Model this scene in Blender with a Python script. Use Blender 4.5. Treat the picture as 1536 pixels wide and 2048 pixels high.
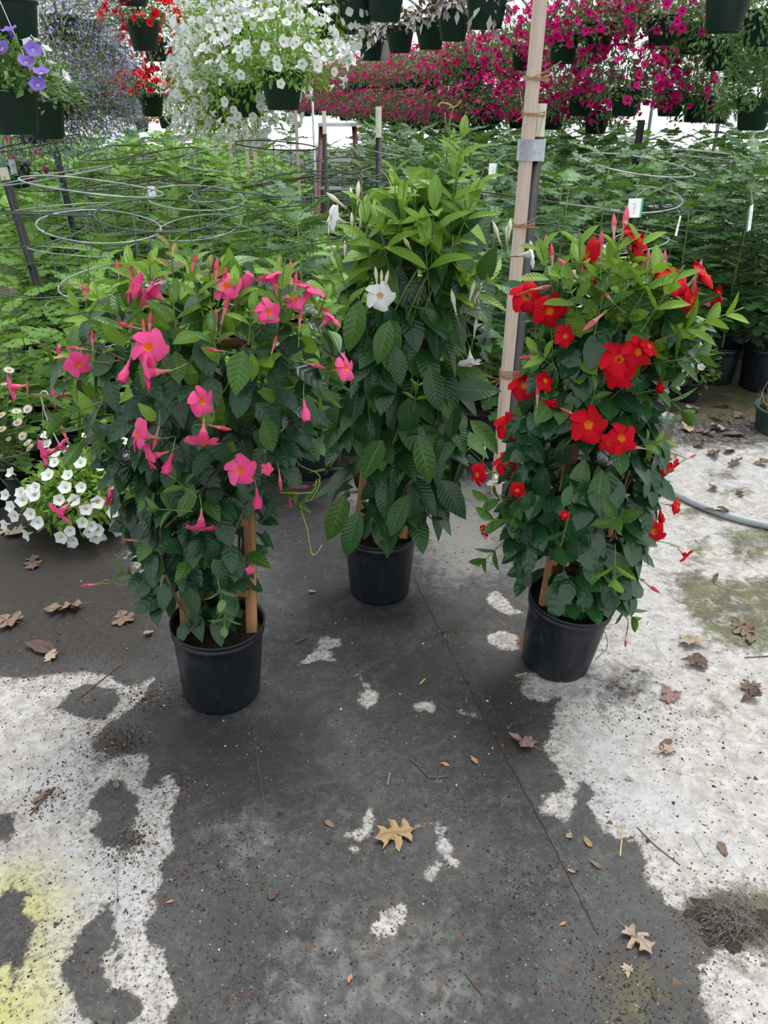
import bpy, math, random
import numpy as np
from mathutils import Matrix, Vector
random.seed(7); rng = np.random.default_rng(7)
scene = bpy.context.scene
for o in list(bpy.data.objects): bpy.data.objects.remove(o)
COL = scene.collection
# ------------------------------------------------------------------ camera
FPX = 1537.0; PITCH = math.radians(28.3); CAMH = 1.63
SP, CP = math.sin(PITCH), math.cos(PITCH)
cd = bpy.data.cameras.new('camera'); cam = bpy.data.objects.new('camera', cd); COL.objects.link(cam)
cd.sensor_fit = 'VERTICAL'; cd.sensor_height = 36.0; cd.lens = FPX*36.0/2048.0
cd.clip_start = .05; cd.clip_end = 200
cam.location = (0, 0, CAMH); cam.rotation_euler = (math.pi/2-PITCH, 0, 0)
scene.camera = cam
# ------------------------------------------------------------------ sky, sun, exposure
w = bpy.data.worlds.new('overcast_sky'); scene.world = w; w.use_nodes = True
wn = w.node_tree.nodes; wn['Background'].inputs[0].default_value = (.93, .97, 1, 1); wn['Background'].inputs[1].default_value = 0.95
sd = bpy.data.lights.new('sun', 'SUN'); sd.energy = 3.2; sd.angle = math.radians(28); sd.color = (1, .97, .92)
sun = bpy.data.objects.new('sun', sd); COL.objects.link(sun); sun.rotation_euler = (math.radians(-16), math.radians(13), 0)
vs = scene.view_settings
vs.view_transform = 'Standard'; vs.look = 'None'; vs.gamma = 1; vs.use_curve_mapping = False; vs.exposure = 0.42

# ------------------------------------------------------------------ helpers
def ray(px, py):
    u = (px-768)/FPX; v = (py-1024)/FPX
    return np.array([u, CP-v*SP, -SP-v*CP])
CAM = np.array([0, 0, CAMH])
def P(px, py, z): return CAM+z*ray(px, py)                     # by depth along the view axis
def G(px, py, h=0.): d = ray(px, py); return CAM+d*((h-CAMH)/d[2])   # on the ground / a level plane
def PY(px, py, Y): d = ray(px, py); return CAM+d*(Y/d[1])      # on the upright plane y = Y
def proj(p): q = np.asarray(p)-CAM; z = q[1]*CP-q[2]*SP; return 768+FPX*q[0]/z, 1024+FPX*(-q[1]*SP-q[2]*CP)/z
def nrm(v): v = np.asarray(v, float); return v/max(np.linalg.norm(v), 1e-9)
TH = math.radians(14.6)
def ST(s, t, z=0.): return np.array([s*math.cos(TH)-t*math.sin(TH), s*math.sin(TH)+t*math.cos(TH), z])   # greenhouse rows

def basis(axis, n, loc, s=1.):
    y = nrm(axis); x = np.cross(y, n)
    if np.linalg.norm(x) < 1e-4: x = np.cross(y, [.3, .8, .5])
    x = nrm(x); z = np.cross(x, y)
    M = np.eye(4); M[:3, 0] = x*s; M[:3, 1] = y*s; M[:3, 2] = z*s; M[:3, 3] = loc
    return M
def facing(d, loc, s=1., spin=0.):                               # local +Z along d
    z = nrm(d); a = np.array([0, 0, 1.]) if abs(z[2]) < .95 else np.array([0, 1., 0])
    x = nrm(np.cross(a, z)); y = np.cross(z, x)
    c, sn = math.cos(spin), math.sin(spin); x, y = c*x+sn*y, -sn*x+c*y
    M = np.eye(4); M[:3, 0] = x*s; M[:3, 1] = y*s; M[:3, 2] = z*s; M[:3, 3] = loc
    return M
def T(loc, s=1., rz=0.):
    M = np.eye(4); c, sn = math.cos(rz), math.sin(rz)
    M[:2, :2] = [[c, -sn], [sn, c]]; M[:3, :3] *= s; M[:3, 3] = loc
    return M

class Geo:                                                       # vertices, quads (tris repeat the last index), uv, face material, random
    def __init__(s, V=None, F=None, UV=None, MI=None, R=None):
        s.V = np.zeros((0, 3)) if V is None else np.asarray(V, float)
        s.F = np.zeros((0, 4), int) if F is None else np.asarray(F, int)
        n = len(s.V)
        s.UV = np.zeros((n, 2)) if UV is None else np.asarray(UV, float)
        s.MI = np.zeros(len(s.F), int) if MI is None else np.asarray(MI, int)
        s.R = np.zeros(n) if R is None else np.asarray(R, float)
    def tf(s, M, rnd=None):
        V = s.V@M[:3, :3].T+M[:3, 3]
        return Geo(V, s.F, s.UV, s.MI, s.R if rnd is None else np.full(len(V), rnd))
    def mi(s, k): return Geo(s.V, s.F, s.UV, np.full(len(s.F), k), s.R)
def join(gs):
    gs = list(gs); off = 0; Fs = []
    for g in gs: Fs.append(g.F+off); off += len(g.V)
    return Geo(np.concatenate([g.V for g in gs]), np.concatenate(Fs), np.concatenate([g.UV for g in gs]),
               np.concatenate([g.MI for g in gs]), np.concatenate([g.R for g in gs]))
def scatter(tmpls, Ms):                                          # many transformed copies in one Geo
    out = []
    for i, M in enumerate(Ms): out.append(tmpls[i % len(tmpls)].tf(M, random.random()))
    return join(out)
def mesh(name, g, mats, smooth=True):
    me = bpy.data.meshes.new(name)
    F = g.F; tri = F[:, 2] == F[:, 3]
    cnt = np.where(tri, 3, 4); start = np.concatenate([[0], np.cumsum(cnt)[:-1]])
    keep = np.ones(F.shape, bool); keep[tri, 3] = False
    li = F[keep]
    me.vertices.add(len(g.V)); me.vertices.foreach_set('co', g.V.astype(np.float32).ravel())
    me.loops.add(len(li)); me.loops.foreach_set('vertex_index', li.astype(np.int32))
    me.polygons.add(len(F)); me.polygons.foreach_set('loop_start', start.astype(np.int32))
    me.polygons.foreach_set('material_index', g.MI.astype(np.int32))
    me.polygons.foreach_set('use_smooth', np.full(len(F), smooth))
    uv = me.uv_layers.new(name='UVMap'); uv.data.foreach_set('uv', g.UV[li].astype(np.float32).ravel())
    if g.R.any():
        a = me.attributes.new('rnd', 'FLOAT', 'POINT'); a.data.foreach_set('value', g.R.astype(np.float32))
    for m in (mats if isinstance(mats, (list, tuple)) else [mats]): me.materials.append(m)
    me.update(calc_edges=True); me.validate()
    return me
def ob(name, me, parent=None, M=None):
    if isinstance(me, Geo): raise TypeError
    o = bpy.data.objects.new(name, me); COL.objects.link(o)
    if parent is not None: o.parent = parent
    if M is not None: o.matrix_basis = Matrix(M.tolist())
    return o
def tag(o, label, cat, group=None):
    o['label'] = label; o['category'] = cat
    if group: o['group'] = group
    return o
def thing(name, label, cat, loc, group=None, M=None):
    o = ob(name, None, None, T(loc) if M is None else M); o.empty_display_size = .05
    return tag(o, label, cat, group)
def struct(o, label=None):
    o['kind'] = 'structure'
    if label: o['label'] = label
    return o
def stuffpart(o): o['kind'] = 'stuff'; return o

# --- shapes
def tube(pts, r, seg=6, cap=True):
    pts = np.asarray(pts, float); n = len(pts)
    r = np.full(n, r) if np.isscalar(r) else np.asarray(r, float)
    V = []; up = None
    for i in range(n):
        d = nrm(pts[min(i+1, n-1)]-pts[max(i-1, 0)])
        if up is None: up = np.array([0, 0, 1.]) if abs(d[2]) < .9 else np.array([1., 0, 0])
        x = nrm(np.cross(up, d)); y = np.cross(d, x); up = y
        for k in range(seg):
            a = 2*math.pi*k/seg; V.append(pts[i]+r[i]*(math.cos(a)*x+math.sin(a)*y))
    F = [[i*seg+k, i*seg+(k+1) % seg, (i+1)*seg+(k+1) % seg, (i+1)*seg+k] for i in range(n-1) for k in range(seg)]
    if cap:
        for base, c in ((0, pts[0]), ((n-1)*seg, pts[-1])):
            V.append(c); j = len(V)-1
            F += [[base+k, base+(k+1) % seg, j, j] for k in range(seg)]
    return Geo(V, F)
def smoothp(pts, n=24):                                          # Catmull-Rom through the points
    p = np.asarray(pts, float); p = np.vstack([2*p[0]-p[1], p, 2*p[-1]-p[-2]]); out = []
    m = len(p)-3; per = max(2, n//m)
    for i in range(m):
        for q in range(per):
            t = q/per; a, b, c, d = p[i:i+4]
            out.append(.5*((2*b)+(c-a)*t+(2*a-5*b+4*c-d)*t*t+(3*b-a-3*c+d)*t**3))
    out.append(p[-2]); return np.array(out)
def lathe(prof, seg=24, mi=None):
    V = []; F = []; MI = []
    for r, z in prof:
        for k in range(seg):
            a = 2*math.pi*k/seg; V.append((r*math.cos(a), r*math.sin(a), z))
    for i in range(len(prof)-1):
        for k in range(seg):
            F.append([i*seg+k, i*seg+(k+1) % seg, (i+1)*seg+(k+1) % seg, (i+1)*seg+k]); MI.append(0 if mi is None else mi[i])
    return Geo(V, F, None, MI)
def box(cx, cy, cz, sx, sy, sz, bev=.0):
    b = bev; V = []
    xs, ys, zs = sx/2, sy/2, sz/2
    # octagonal-section prism along z, chamfered edges
    ring = [(-xs+b, -ys), (xs-b, -ys), (xs, -ys+b), (xs, ys-b), (xs-b, ys), (-xs+b, ys), (-xs, ys-b), (-xs, -ys+b)]
    for z in (-zs, zs):
        for x, y in ring: V.append((cx+x, cy+y, cz+z))
    F = [[k, (k+1) % 8, 8+(k+1) % 8, 8+k] for k in range(8)]
    for o in (0, 8): F += [[o, o+1, o+2, o+7], [o+2, o+3, o+6, o+7], [o+3, o+4, o+5, o+6]]
    return Geo(V, F)
def bar(a, b, wx, wy, bev=.002, side=(1, 0, 0)):                  # square-section bar from a to b
    a = np.asarray(a, float); b = np.asarray(b, float); L = np.linalg.norm(b-a)
    z = nrm(b-a); x = nrm(np.asarray(side, float)-z*np.dot(side, z)); y = np.cross(z, x)
    M = np.eye(4); M[:3, 0] = x; M[:3, 1] = y; M[:3, 2] = z; M[:3, 3] = (a+b)/2
    return box(0, 0, 0, wx, wy, L, bev).tf(M)
def leaf_t(W=.5, kind='ovate', nl=6, fold=.12, curl=.25, side=0., ripple=0., ks=(-1, -.5, 0, .5, 1)):
    V = []; UV = []
    for i in range(nl+1):
        t = i/nl
        if kind == 'ovate': wd = math.sin(math.pi*t**.72)**.85
        elif kind == 'ellip': wd = math.sin(math.pi*t**.92)**.8
        elif kind == 'obov': wd = math.sin(math.pi*t**1.08)**.7
        else: wd = math.sin(math.pi*t**.9)
        wd = max(wd, .02)
        if t > .86 and kind != 'obov': wd *= .72
        for k in ks:
            x = k*wd*W/2+side*t*t*.3
            z = abs(k)*fold*wd*W-curl*t*t*.6+curl*.18*t+ripple*math.sin(t*9+k*2)*abs(k)
            V.append((x, t, z)); UV.append((k, t))
    m = len(ks)
    F = [[i*m+j, i*m+j+1, (i+1)*m+j+1, (i+1)*m+j] for i in range(nl) for j in range(m-1)]
    return Geo(V, F, UV)

# --- materials
def newmat(name):
    m = bpy.data.materials.new(name); m.use_nodes = True
    nt = m.node_tree; return m, nt, nt.nodes, nt.links, nt.nodes['Principled BSDF']
def node(ns, typ, **kw):
    n = ns.new(typ)
    for k, v in kw.items():
        if k.startswith('i_'): n.inputs[int(k[2:])].default_value = v
        else: setattr(n, k, v)
    return n
def mth(nt, op, a, b=None, c=None, clamp=False):
    n = nt.nodes.new('ShaderNodeMath'); n.operation = op; n.use_clamp = clamp
    for i, x in enumerate((a, b, c)):
        if x is None: continue
        if isinstance(x, (int, float)): n.inputs[i].default_value = x
        else: nt.links.new(x, n.inputs[i])
    return n.outputs[0]
def mixc(nt, f, a, b):
    n = nt.nodes.new('ShaderNodeMix'); n.data_type = 'RGBA'
    if isinstance(f, (int, float)): n.inputs[0].default_value = f
    else: nt.links.new(f, n.inputs[0])
    for i, x in ((6, a), (7, b)):
        if isinstance(x, (tuple, list)): n.inputs[i].default_value = (*x, 1)
        else: nt.links.new(x, n.inputs[i])
    return n.outputs[2]
def noise(nt, scale, detail=3., rough=.55, vec=None, dist=0.):
    n = nt.nodes.new('ShaderNodeTexNoise'); n.inputs['Scale'].default_value = scale; n.inputs['Detail'].default_value = detail
    n.inputs['Roughness'].default_value = rough; n.inputs['Distortion'].default_value = dist
    if vec is not None: nt.links.new(vec, n.inputs['Vector'])
    return n.outputs['Fac']
def ramp01(nt, x, a, b):
    n = nt.nodes.new('ShaderNodeMapRange'); n.interpolation_type = 'SMOOTHSTEP'
    nt.links.new(x, n.inputs[0]); n.inputs[1].default_value = a; n.inputs[2].default_value = b
    return n.outputs[0]
def objco(nt): return nt.nodes.new('ShaderNodeTexCoord').outputs['Object']
def bumpn(nt, bs, h, strength=.3, dist=.01):
    b = nt.nodes.new('ShaderNodeBump'); b.inputs['Strength'].default_value = strength; b.inputs['Distance'].default_value = dist
    nt.links.new(h, b.inputs['Height']); nt.links.new(b.outputs[0], bs.inputs['Normal'])
def randval(nt):
    oi = nt.nodes.new('ShaderNodeObjectInfo'); at = nt.nodes.new('ShaderNodeAttribute'); at.attribute_name = 'rnd'
    return mth(nt, 'FRACT', mth(nt, 'ADD', oi.outputs['Random'], at.outputs['Fac']))
def plain(name, c, rough=.6, var=.25, scale=30., metal=0., bump=0., c2=None):
    m, nt, ns, ln, bs = newmat(name)
    f = noise(nt, scale, 4, .6, objco(nt))
    c2 = c2 or tuple(x*(1-var) for x in c)
    ln.new(mixc(nt, ramp01(nt, f, .35, .65), c2, c), bs.inputs['Base Color'])
    bs.inputs['Roughness'].default_value = rough; bs.inputs['Metallic'].default_value = metal
    if bump: bumpn(nt, bs, f, bump, .01)
    return m
def leafmat(name, ca, cb, rough=.35, trans=.18, veins=True, vc=None, nv=9., vb=.35, spec=.5, back=None):
    m, nt, ns, ln, bs = newmat(name)
    r = randval(nt); col = mixc(nt, r, ca, cb)
    if veins:
        uv = nt.nodes.new('ShaderNodeUVMap').outputs[0]
        sx = nt.nodes.new('ShaderNodeSeparateXYZ'); ln.new(uv, sx.inputs[0])
        au = mth(nt, 'ABSOLUTE', sx.outputs[0])
        mid = mth(nt, 'SUBTRACT', 1., ramp01(nt, au, .02, .10))
        ph = mth(nt, 'MULTIPLY', mth(nt, 'SUBTRACT', sx.outputs[1], mth(nt, 'MULTIPLY', au, .16)), nv*2*math.pi)
        wv = mth(nt, 'SINE', ph)
        lat = ramp01(nt, wv, .80, 1.)
        vein = mth(nt, 'MAXIMUM', mid, mth(nt, 'MULTIPLY', lat, .35))
        vc = vc or tuple(min(1, x*2.0+.02) for x in cb)
        col = mixc(nt, mth(nt, 'MULTIPLY', vein, .55), col, vc)
        bumpn(nt, bs, mth(nt, 'SUBTRACT', mth(nt, 'MULTIPLY', wv, -.3), mth(nt, 'MULTIPLY', mid, .8)), vb, .004)
    if back:
        ge = nt.nodes.new('ShaderNodeNewGeometry'); col = mixc(nt, ge.outputs['Backfacing'], col, back)
    ln.new(col, bs.inputs['Base Color']); bs.inputs['Roughness'].default_value = rough
    bs.inputs['Specular IOR Level'].default_value = spec
    if trans:
        tr = ns.new('ShaderNodeBsdfTranslucent'); mx = ns.new('ShaderNodeMixShader'); mx.inputs[0].default_value = trans
        tc = mixc(nt, .5, col, (.25, .45, .04)) if ca[1] > ca[0] and ca[1] > ca[2] else col
        ln.new(tc, tr.inputs[0]); ln.new(bs.outputs[0], mx.inputs[1]); ln.new(tr.outputs[0], mx.inputs[2])
        ln.new(mx.outputs[0], ns['Material Output'].inputs[0])
    return m
def petalmat(name, ca, cb, rough=.55, trans=.25): return leafmat(name, ca, cb, rough, trans, veins=False, spec=.1)

M = {}
M['leaf_pink_plant'] = leafmat('dark_ovate_leaf', (.010, .040, .018), (.028, .088, .032), .30, .08, vc=(.05, .12, .045), nv=6, vb=.22, spec=.45)
M['leaf_white_plant'] = leafmat('quilted_leaf', (.012, .052, .016), (.034, .120, .026), .28, .10, vc=(.07, .17, .045), nv=11, vb=.30, spec=.5)
M['leaf_red_plant'] = leafmat('glossy_leaf', (.010, .046, .018), (.028, .100, .030), .22, .08, vc=(.045, .12, .04), nv=5, vb=.18, spec=.55)
M['leaf_mid'] = leafmat('mid_green_leaf', (.035, .105, .020), (.075, .19, .028), .32, .2, vc=(.17, .32, .07), nv=8, vb=.3)
M['leaf_young'] = leafmat('young_lime_leaf', (.13, .27, .025), (.22, .40, .04), .35, .28, vc=(.32, .52, .10), nv=10, vb=.3)
M['leaf_bronze'] = leafmat('young_bronze_leaf', (.16, .20, .03), (.30, .20, .05), .35, .25, nv=6)
M['leaf_pale'] = leafmat('pale_leaf_back', (.14, .26, .10), (.2, .34, .13), .5, .2, nv=6)
M['stem'] = plain('woody_stem', (.16, .12, .055), .7, .4, 60)
M['stem_green'] = plain('green_stem', (.16, .24, .045), .5, .3, 60)
M['stem_lime'] = plain('lime_tendril', (.36, .42, .07), .5, .2, 60)
M['stem_red'] = plain('reddish_peduncle', (.26, .16, .06), .5, .3, 60)
M['pink'] = petalmat('pink_petal', (.82, .07, .25), (.88, .13, .34))
M['pink_tube'] = petalmat('pink_tube', (.80, .22, .28), (.78, .30, .28))
M['pink_bud'] = petalmat('pink_bud', (.62, .07, .12), (.70, .13, .16))
M['red'] = petalmat('red_petal', (.46, .001, .010), (.62, .004, .016), .5, .16)
M['red_tube'] = petalmat('red_tube', (.80, .42, .36), (.78, .5, .40))
M['red_bud'] = petalmat('red_bud', (.66, .10, .16), (.72, .22, .24))
M['white'] = petalmat('white_petal', (.84, .85, .86), (.88, .88, .86))
M['white_tube'] = petalmat('cream_tube', (.72, .72, .50), (.78, .76, .6))
M['white_bud'] = petalmat('cream_bud', (.80, .75, .62), (.78, .80, .58))
M['throat'] = petalmat('orange_throat', (.85, .22, .02), (.85, .28, .02))
M['throat_pale'] = petalmat('blush_throat', (.80, .55, .45), (.80, .60, .48))
M['calyx'] = plain('green_calyx', (.22, .30, .09), .5, .2, 60)
M['pet_white'] = petalmat('white_petunia', (.83, .85, .86), (.88, .88, .88), .6, .3)
M['pet_throat'] = petalmat('yellow_green_throat', (.55, .62, .12), (.6, .62, .2))
M['pet_mag'] = petalmat('magenta_petunia', (.55, .006, .13), (.78, .02, .26), .6, .22)
M['pet_mag_throat'] = petalmat('dark_magenta_throat', (.16, .0, .06), (.2, .0, .07))
M['pet_red'] = petalmat('scarlet_petunia', (.70, .01, .02), (.80, .03, .035), .6, .2)
M['pet_red_throat'] = petalmat('dark_red_throat', (.25, .0, .02), (.3, .0, .02))
M['pet_purple'] = petalmat('violet_petunia', (.20, .10, .55), (.32, .2, .68), .6, .25)
M['pet_purple_throat'] = petalmat('pale_violet_throat', (.6, .55, .7), (.6, .55, .7))
M['lobelia'] = petalmat('lavender_blue_lobelia', (.26, .34, .80), (.46, .54, .92), .6, .3)
M['pet_leaf'] = leafmat('petunia_leaf', (.06, .14, .03), (.13, .25, .05), .5, .25, veins=False)
M['pet_leaf_lime'] = leafmat('lime_petunia_leaf', (.13, .27, .03), (.26, .42, .06), .5, .35, veins=False)
M['pet_leaf_grey'] = leafmat('sage_petunia_leaf', (.08, .14, .06), (.17, .24, .11), .55, .25, veins=False)
M['lob_leaf'] = leafmat('lobelia_leaf', (.07, .12, .05), (.16, .18, .10), .6, .25, veins=False)
M['lob_twig'] = leafmat('brown_lobelia_twig', (.13, .10, .07), (.22, .18, .13), .7, .15, veins=False)
M['trad_leaf'] = leafmat('silver_striped_leaf', (.55, .58, .55), (.12, .035, .055), .4, .1, veins=False, back=(.14, .02, .045))
M['bask_leaf'] = leafmat('green_trailing_leaf', (.055, .13, .04), (.16, .29, .09), .45, .25, veins=False)
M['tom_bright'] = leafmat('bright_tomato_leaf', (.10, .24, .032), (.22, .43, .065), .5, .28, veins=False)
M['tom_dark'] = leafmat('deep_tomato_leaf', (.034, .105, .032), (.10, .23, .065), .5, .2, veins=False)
M['tom_stem'] = plain('tomato_stem', (.16, .26, .07), .6, .3, 40)
M['daisy'] = petalmat('daisy_ray', (.84, .84, .82), (.88, .88, .86))
M['daisy_eye'] = plain('daisy_disc', (.75, .40, .02), .8, .3, 300)
M['daisy_leaf'] = leafmat('feathery_daisy_leaf', (.04, .09, .03), (.09, .16, .05), .6, .15, veins=False)
M['tan_dry'] = leafmat('dry_tan', (.20, .13, .07), (.34, .26, .16), .8, .1, veins=False)

def potmat(name, c, rough, scuff):
    m, nt, ns, ln, bs = newmat(name)
    oc = objco(nt); mp = ns.new('ShaderNodeMapping'); mp.inputs['Scale'].default_value = (1, 1, .25); ln.new(oc, mp.inputs[0])
    f = noise(nt, 40, 6, .7, mp.outputs[0]); f2 = noise(nt, 9, 4, .6, oc)
    k = mth(nt, 'MULTIPLY', ramp01(nt, f, .52, .75), .6)
    col = mixc(nt, k, c, scuff); col = mixc(nt, mth(nt, 'MULTIPLY', ramp01(nt, f2, .5, .8), .5), col, tuple(x*1.6+.01 for x in c))
    ln.new(col, bs.inputs['Base Color']); bs.inputs['Roughness'].default_value = rough
    bumpn(nt, bs, f, .08, .004); return m
M['pot_black'] = potmat('black_blow_moulded_plastic', (.007, .0095, .0155), .40, (.05, .055, .065))
M['pot_green'] = potmat('dark_green_basket_plastic', (.012, .030, .026), .40, (.03, .055, .05))
M['pot_bowl'] = potmat('mid_green_plastic', (.035, .085, .065), .5, (.08, .12, .10))
M['pot_white'] = plain('white_pot_plastic', (.72, .73, .74), .4, .1, 20)
def soilmat():
    m, nt, ns, ln, bs = newmat('dark_potting_soil'); oc = objco(nt)
    f = noise(nt, 90, 6, .7, oc); f2 = noise(nt, 260, 2, .5, oc)
    col = mixc(nt, ramp01(nt, f, .35, .7), (.008, .006, .005), (.06, .042, .03)); col = mixc(nt, ramp01(nt, f2, .72, .76), col, (.5, .48, .45))
    ln.new(col, bs.inputs['Base Color']); bs.inputs['Roughness'].default_value = .95; bumpn(nt, bs, f, .8, .02); return m
M['soil'] = soilmat()
def woodmat(name, ca, cb, rough=.75):
    m, nt, ns, ln, bs = newmat(name); oc = objco(nt)
    mp = ns.new('ShaderNodeMapping'); mp.inputs['Scale'].default_value = (1, 1, .06); ln.new(oc, mp.inputs[0])
    f = noise(nt, 140, 5, .65, mp.outputs[0], .6); f2 = noise(nt, 14, 3, .5, mp.outputs[0])
    col = mixc(nt, mth(nt, 'ADD', mth(nt, 'MULTIPLY', f, .7), mth(nt, 'MULTIPLY', f2, .35), clamp=True), ca, cb)
    ln.new(col, bs.inputs['Base Color']); bs.inputs['Roughness'].default_value = rough; bumpn(nt, bs, f, .25, .004); return m
M['wood_post'] = woodmat('weathered_lumber', (.16, .115, .09), (.50, .41, .34))
M['wood_trellis'] = woodmat('orange_cedar', (.11, .045, .016), (.38, .20, .085))
M['black_metal'] = plain('black_stake', (.014, .016, .020), .45, .3, 20)
M['cream_metal'] = plain('cream_stake_tip', (.46, .47, .36), .6, .15, 20)
M['tape'] = plain('grey_duct_tape', (.30, .33, .36), .5, .2, 50, bump=.3)
M['twine'] = plain('tan_twine', (.46, .27, .15), .9, .3, 200)
M['wire'] = plain('galvanised_wire', (.42, .45, .44), .45, .4, 12, .3)
M['wire_green'] = plain('dull_green_wire', (.09, .13, .11), .5, .3, 12, .3)
M['wire_rust'] = plain('rusty_wire', (.10, .075, .06), .7, .4, 18, .2)
M['hanger'] = plain('pale_plastic_hanger', (.58, .62, .62), .4, .1, 20)
M['pipe'] = plain('galvanised_pipe', (.45, .47, .48), .4, .2, 10, .6)
M['hose'] = plain('grey_pvc', (.40, .43, .44), .45, .15, 25)
M['ladder'] = plain('faded_red_paint', (.16, .035, .04), .55, .35, 15)
M['ladder_step'] = plain('dull_aluminium', (.42, .43, .44), .45, .2, 15, .4)
M['paper'] = plain('white_tag_card', (.74, .77, .80), .6, .06, 20)
M['paper_green'] = plain('green_tag_edge', (.06, .42, .24), .6, .15, 20)
M['print_orange'] = plain('faded_orange_print', (.72, .38, .26), .7, .1, 20)
M['deadleaf'] = leafmat('dry_brown_leaf', (.085, .055, .04), (.24, .165, .12), .8, .05, nv=5, vc=(.12, .08, .05), vb=.5)
M['deadleaf_tan'] = leafmat('dry_tan_leaf', (.32, .21, .10), (.38, .26, .13), .75, .05, nv=5, vc=(.22, .13, .07), vb=.5)
M['deadleaf_pale'] = leafmat('dry_pale_leaf', (.36, .28, .21), (.44, .34, .26), .75, .05, nv=5, vc=(.3, .22, .16), vb=.4)
M['deadleaf_mauve'] = leafmat('dry_mauve_leaf', (.22, .13, .12), (.25, .15, .14), .75, .05, nv=5, vc=(.34, .24, .21), vb=.4)
M['deadleaf_orange'] = leafmat('dry_orange_leaf', (.42, .18, .09), (.46, .2, .10), .75, .05, nv=5, vb=.4)
M['crumb'] = plain('soil_crumb', (.045, .032, .024), .95, .5, 60)
M['chip'] = leafmat('bark_chip', (.05, .03, .022), (.17, .10, .065), .9, 0, veins=False)
M['perlite'] = plain('perlite_grain', (.75, .74, .70), .9, .1, 60)
M['thread'] = plain('green_marker_thread', (.05, .19, .15), .7, .5, 90)
M['straw'] = plain('dry_straw', (.52, .44, .26), .8, .2, 60)
M['twig'] = plain('brown_twig', (.15, .10, .065), .85, .4, 60)
M['root'] = plain('grey_dead_root', (.24, .22, .19), .9, .5, 90)
M['concrete'] = plain('rough_concrete', (.30, .27, .24), .9, .3, 40, bump=.4)
M['white_panel'] = plain('white_corrugated_sheet', (.70, .75, .80), .5, .08, 3)
def filmmat():
    m, nt, ns, ln, bs = newmat('greenhouse_film'); tp = ns.new('ShaderNodeBsdfTransparent'); tr = ns.new('ShaderNodeBsdfTranslucent')
    df = ns.new('ShaderNodeBsdfDiffuse'); df.inputs[0].default_value = (.8, .82, .84, 1); tr.inputs[0].default_value = (.9, .92, .94, 1); tp.inputs[0].default_value = (.96, .97, .98, 1)
    f = noise(nt, 1.2, 3, .5, objco(nt))
    a = ns.new('ShaderNodeMixShader'); a.inputs[0].default_value = .55; ln.new(df.outputs[0], a.inputs[1]); ln.new(tr.outputs[0], a.inputs[2])
    b = ns.new('ShaderNodeMixShader'); ln.new(mth(nt, 'ADD', .12, mth(nt, 'MULTIPLY', f, .12)), b.inputs[0]); ln.new(tp.outputs[0], b.inputs[1]); ln.new(a.outputs[0], b.inputs[2])
    ln.new(b.outputs[0], ns['Material Output'].inputs[0]); return m
M['film'] = filmmat()

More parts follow.
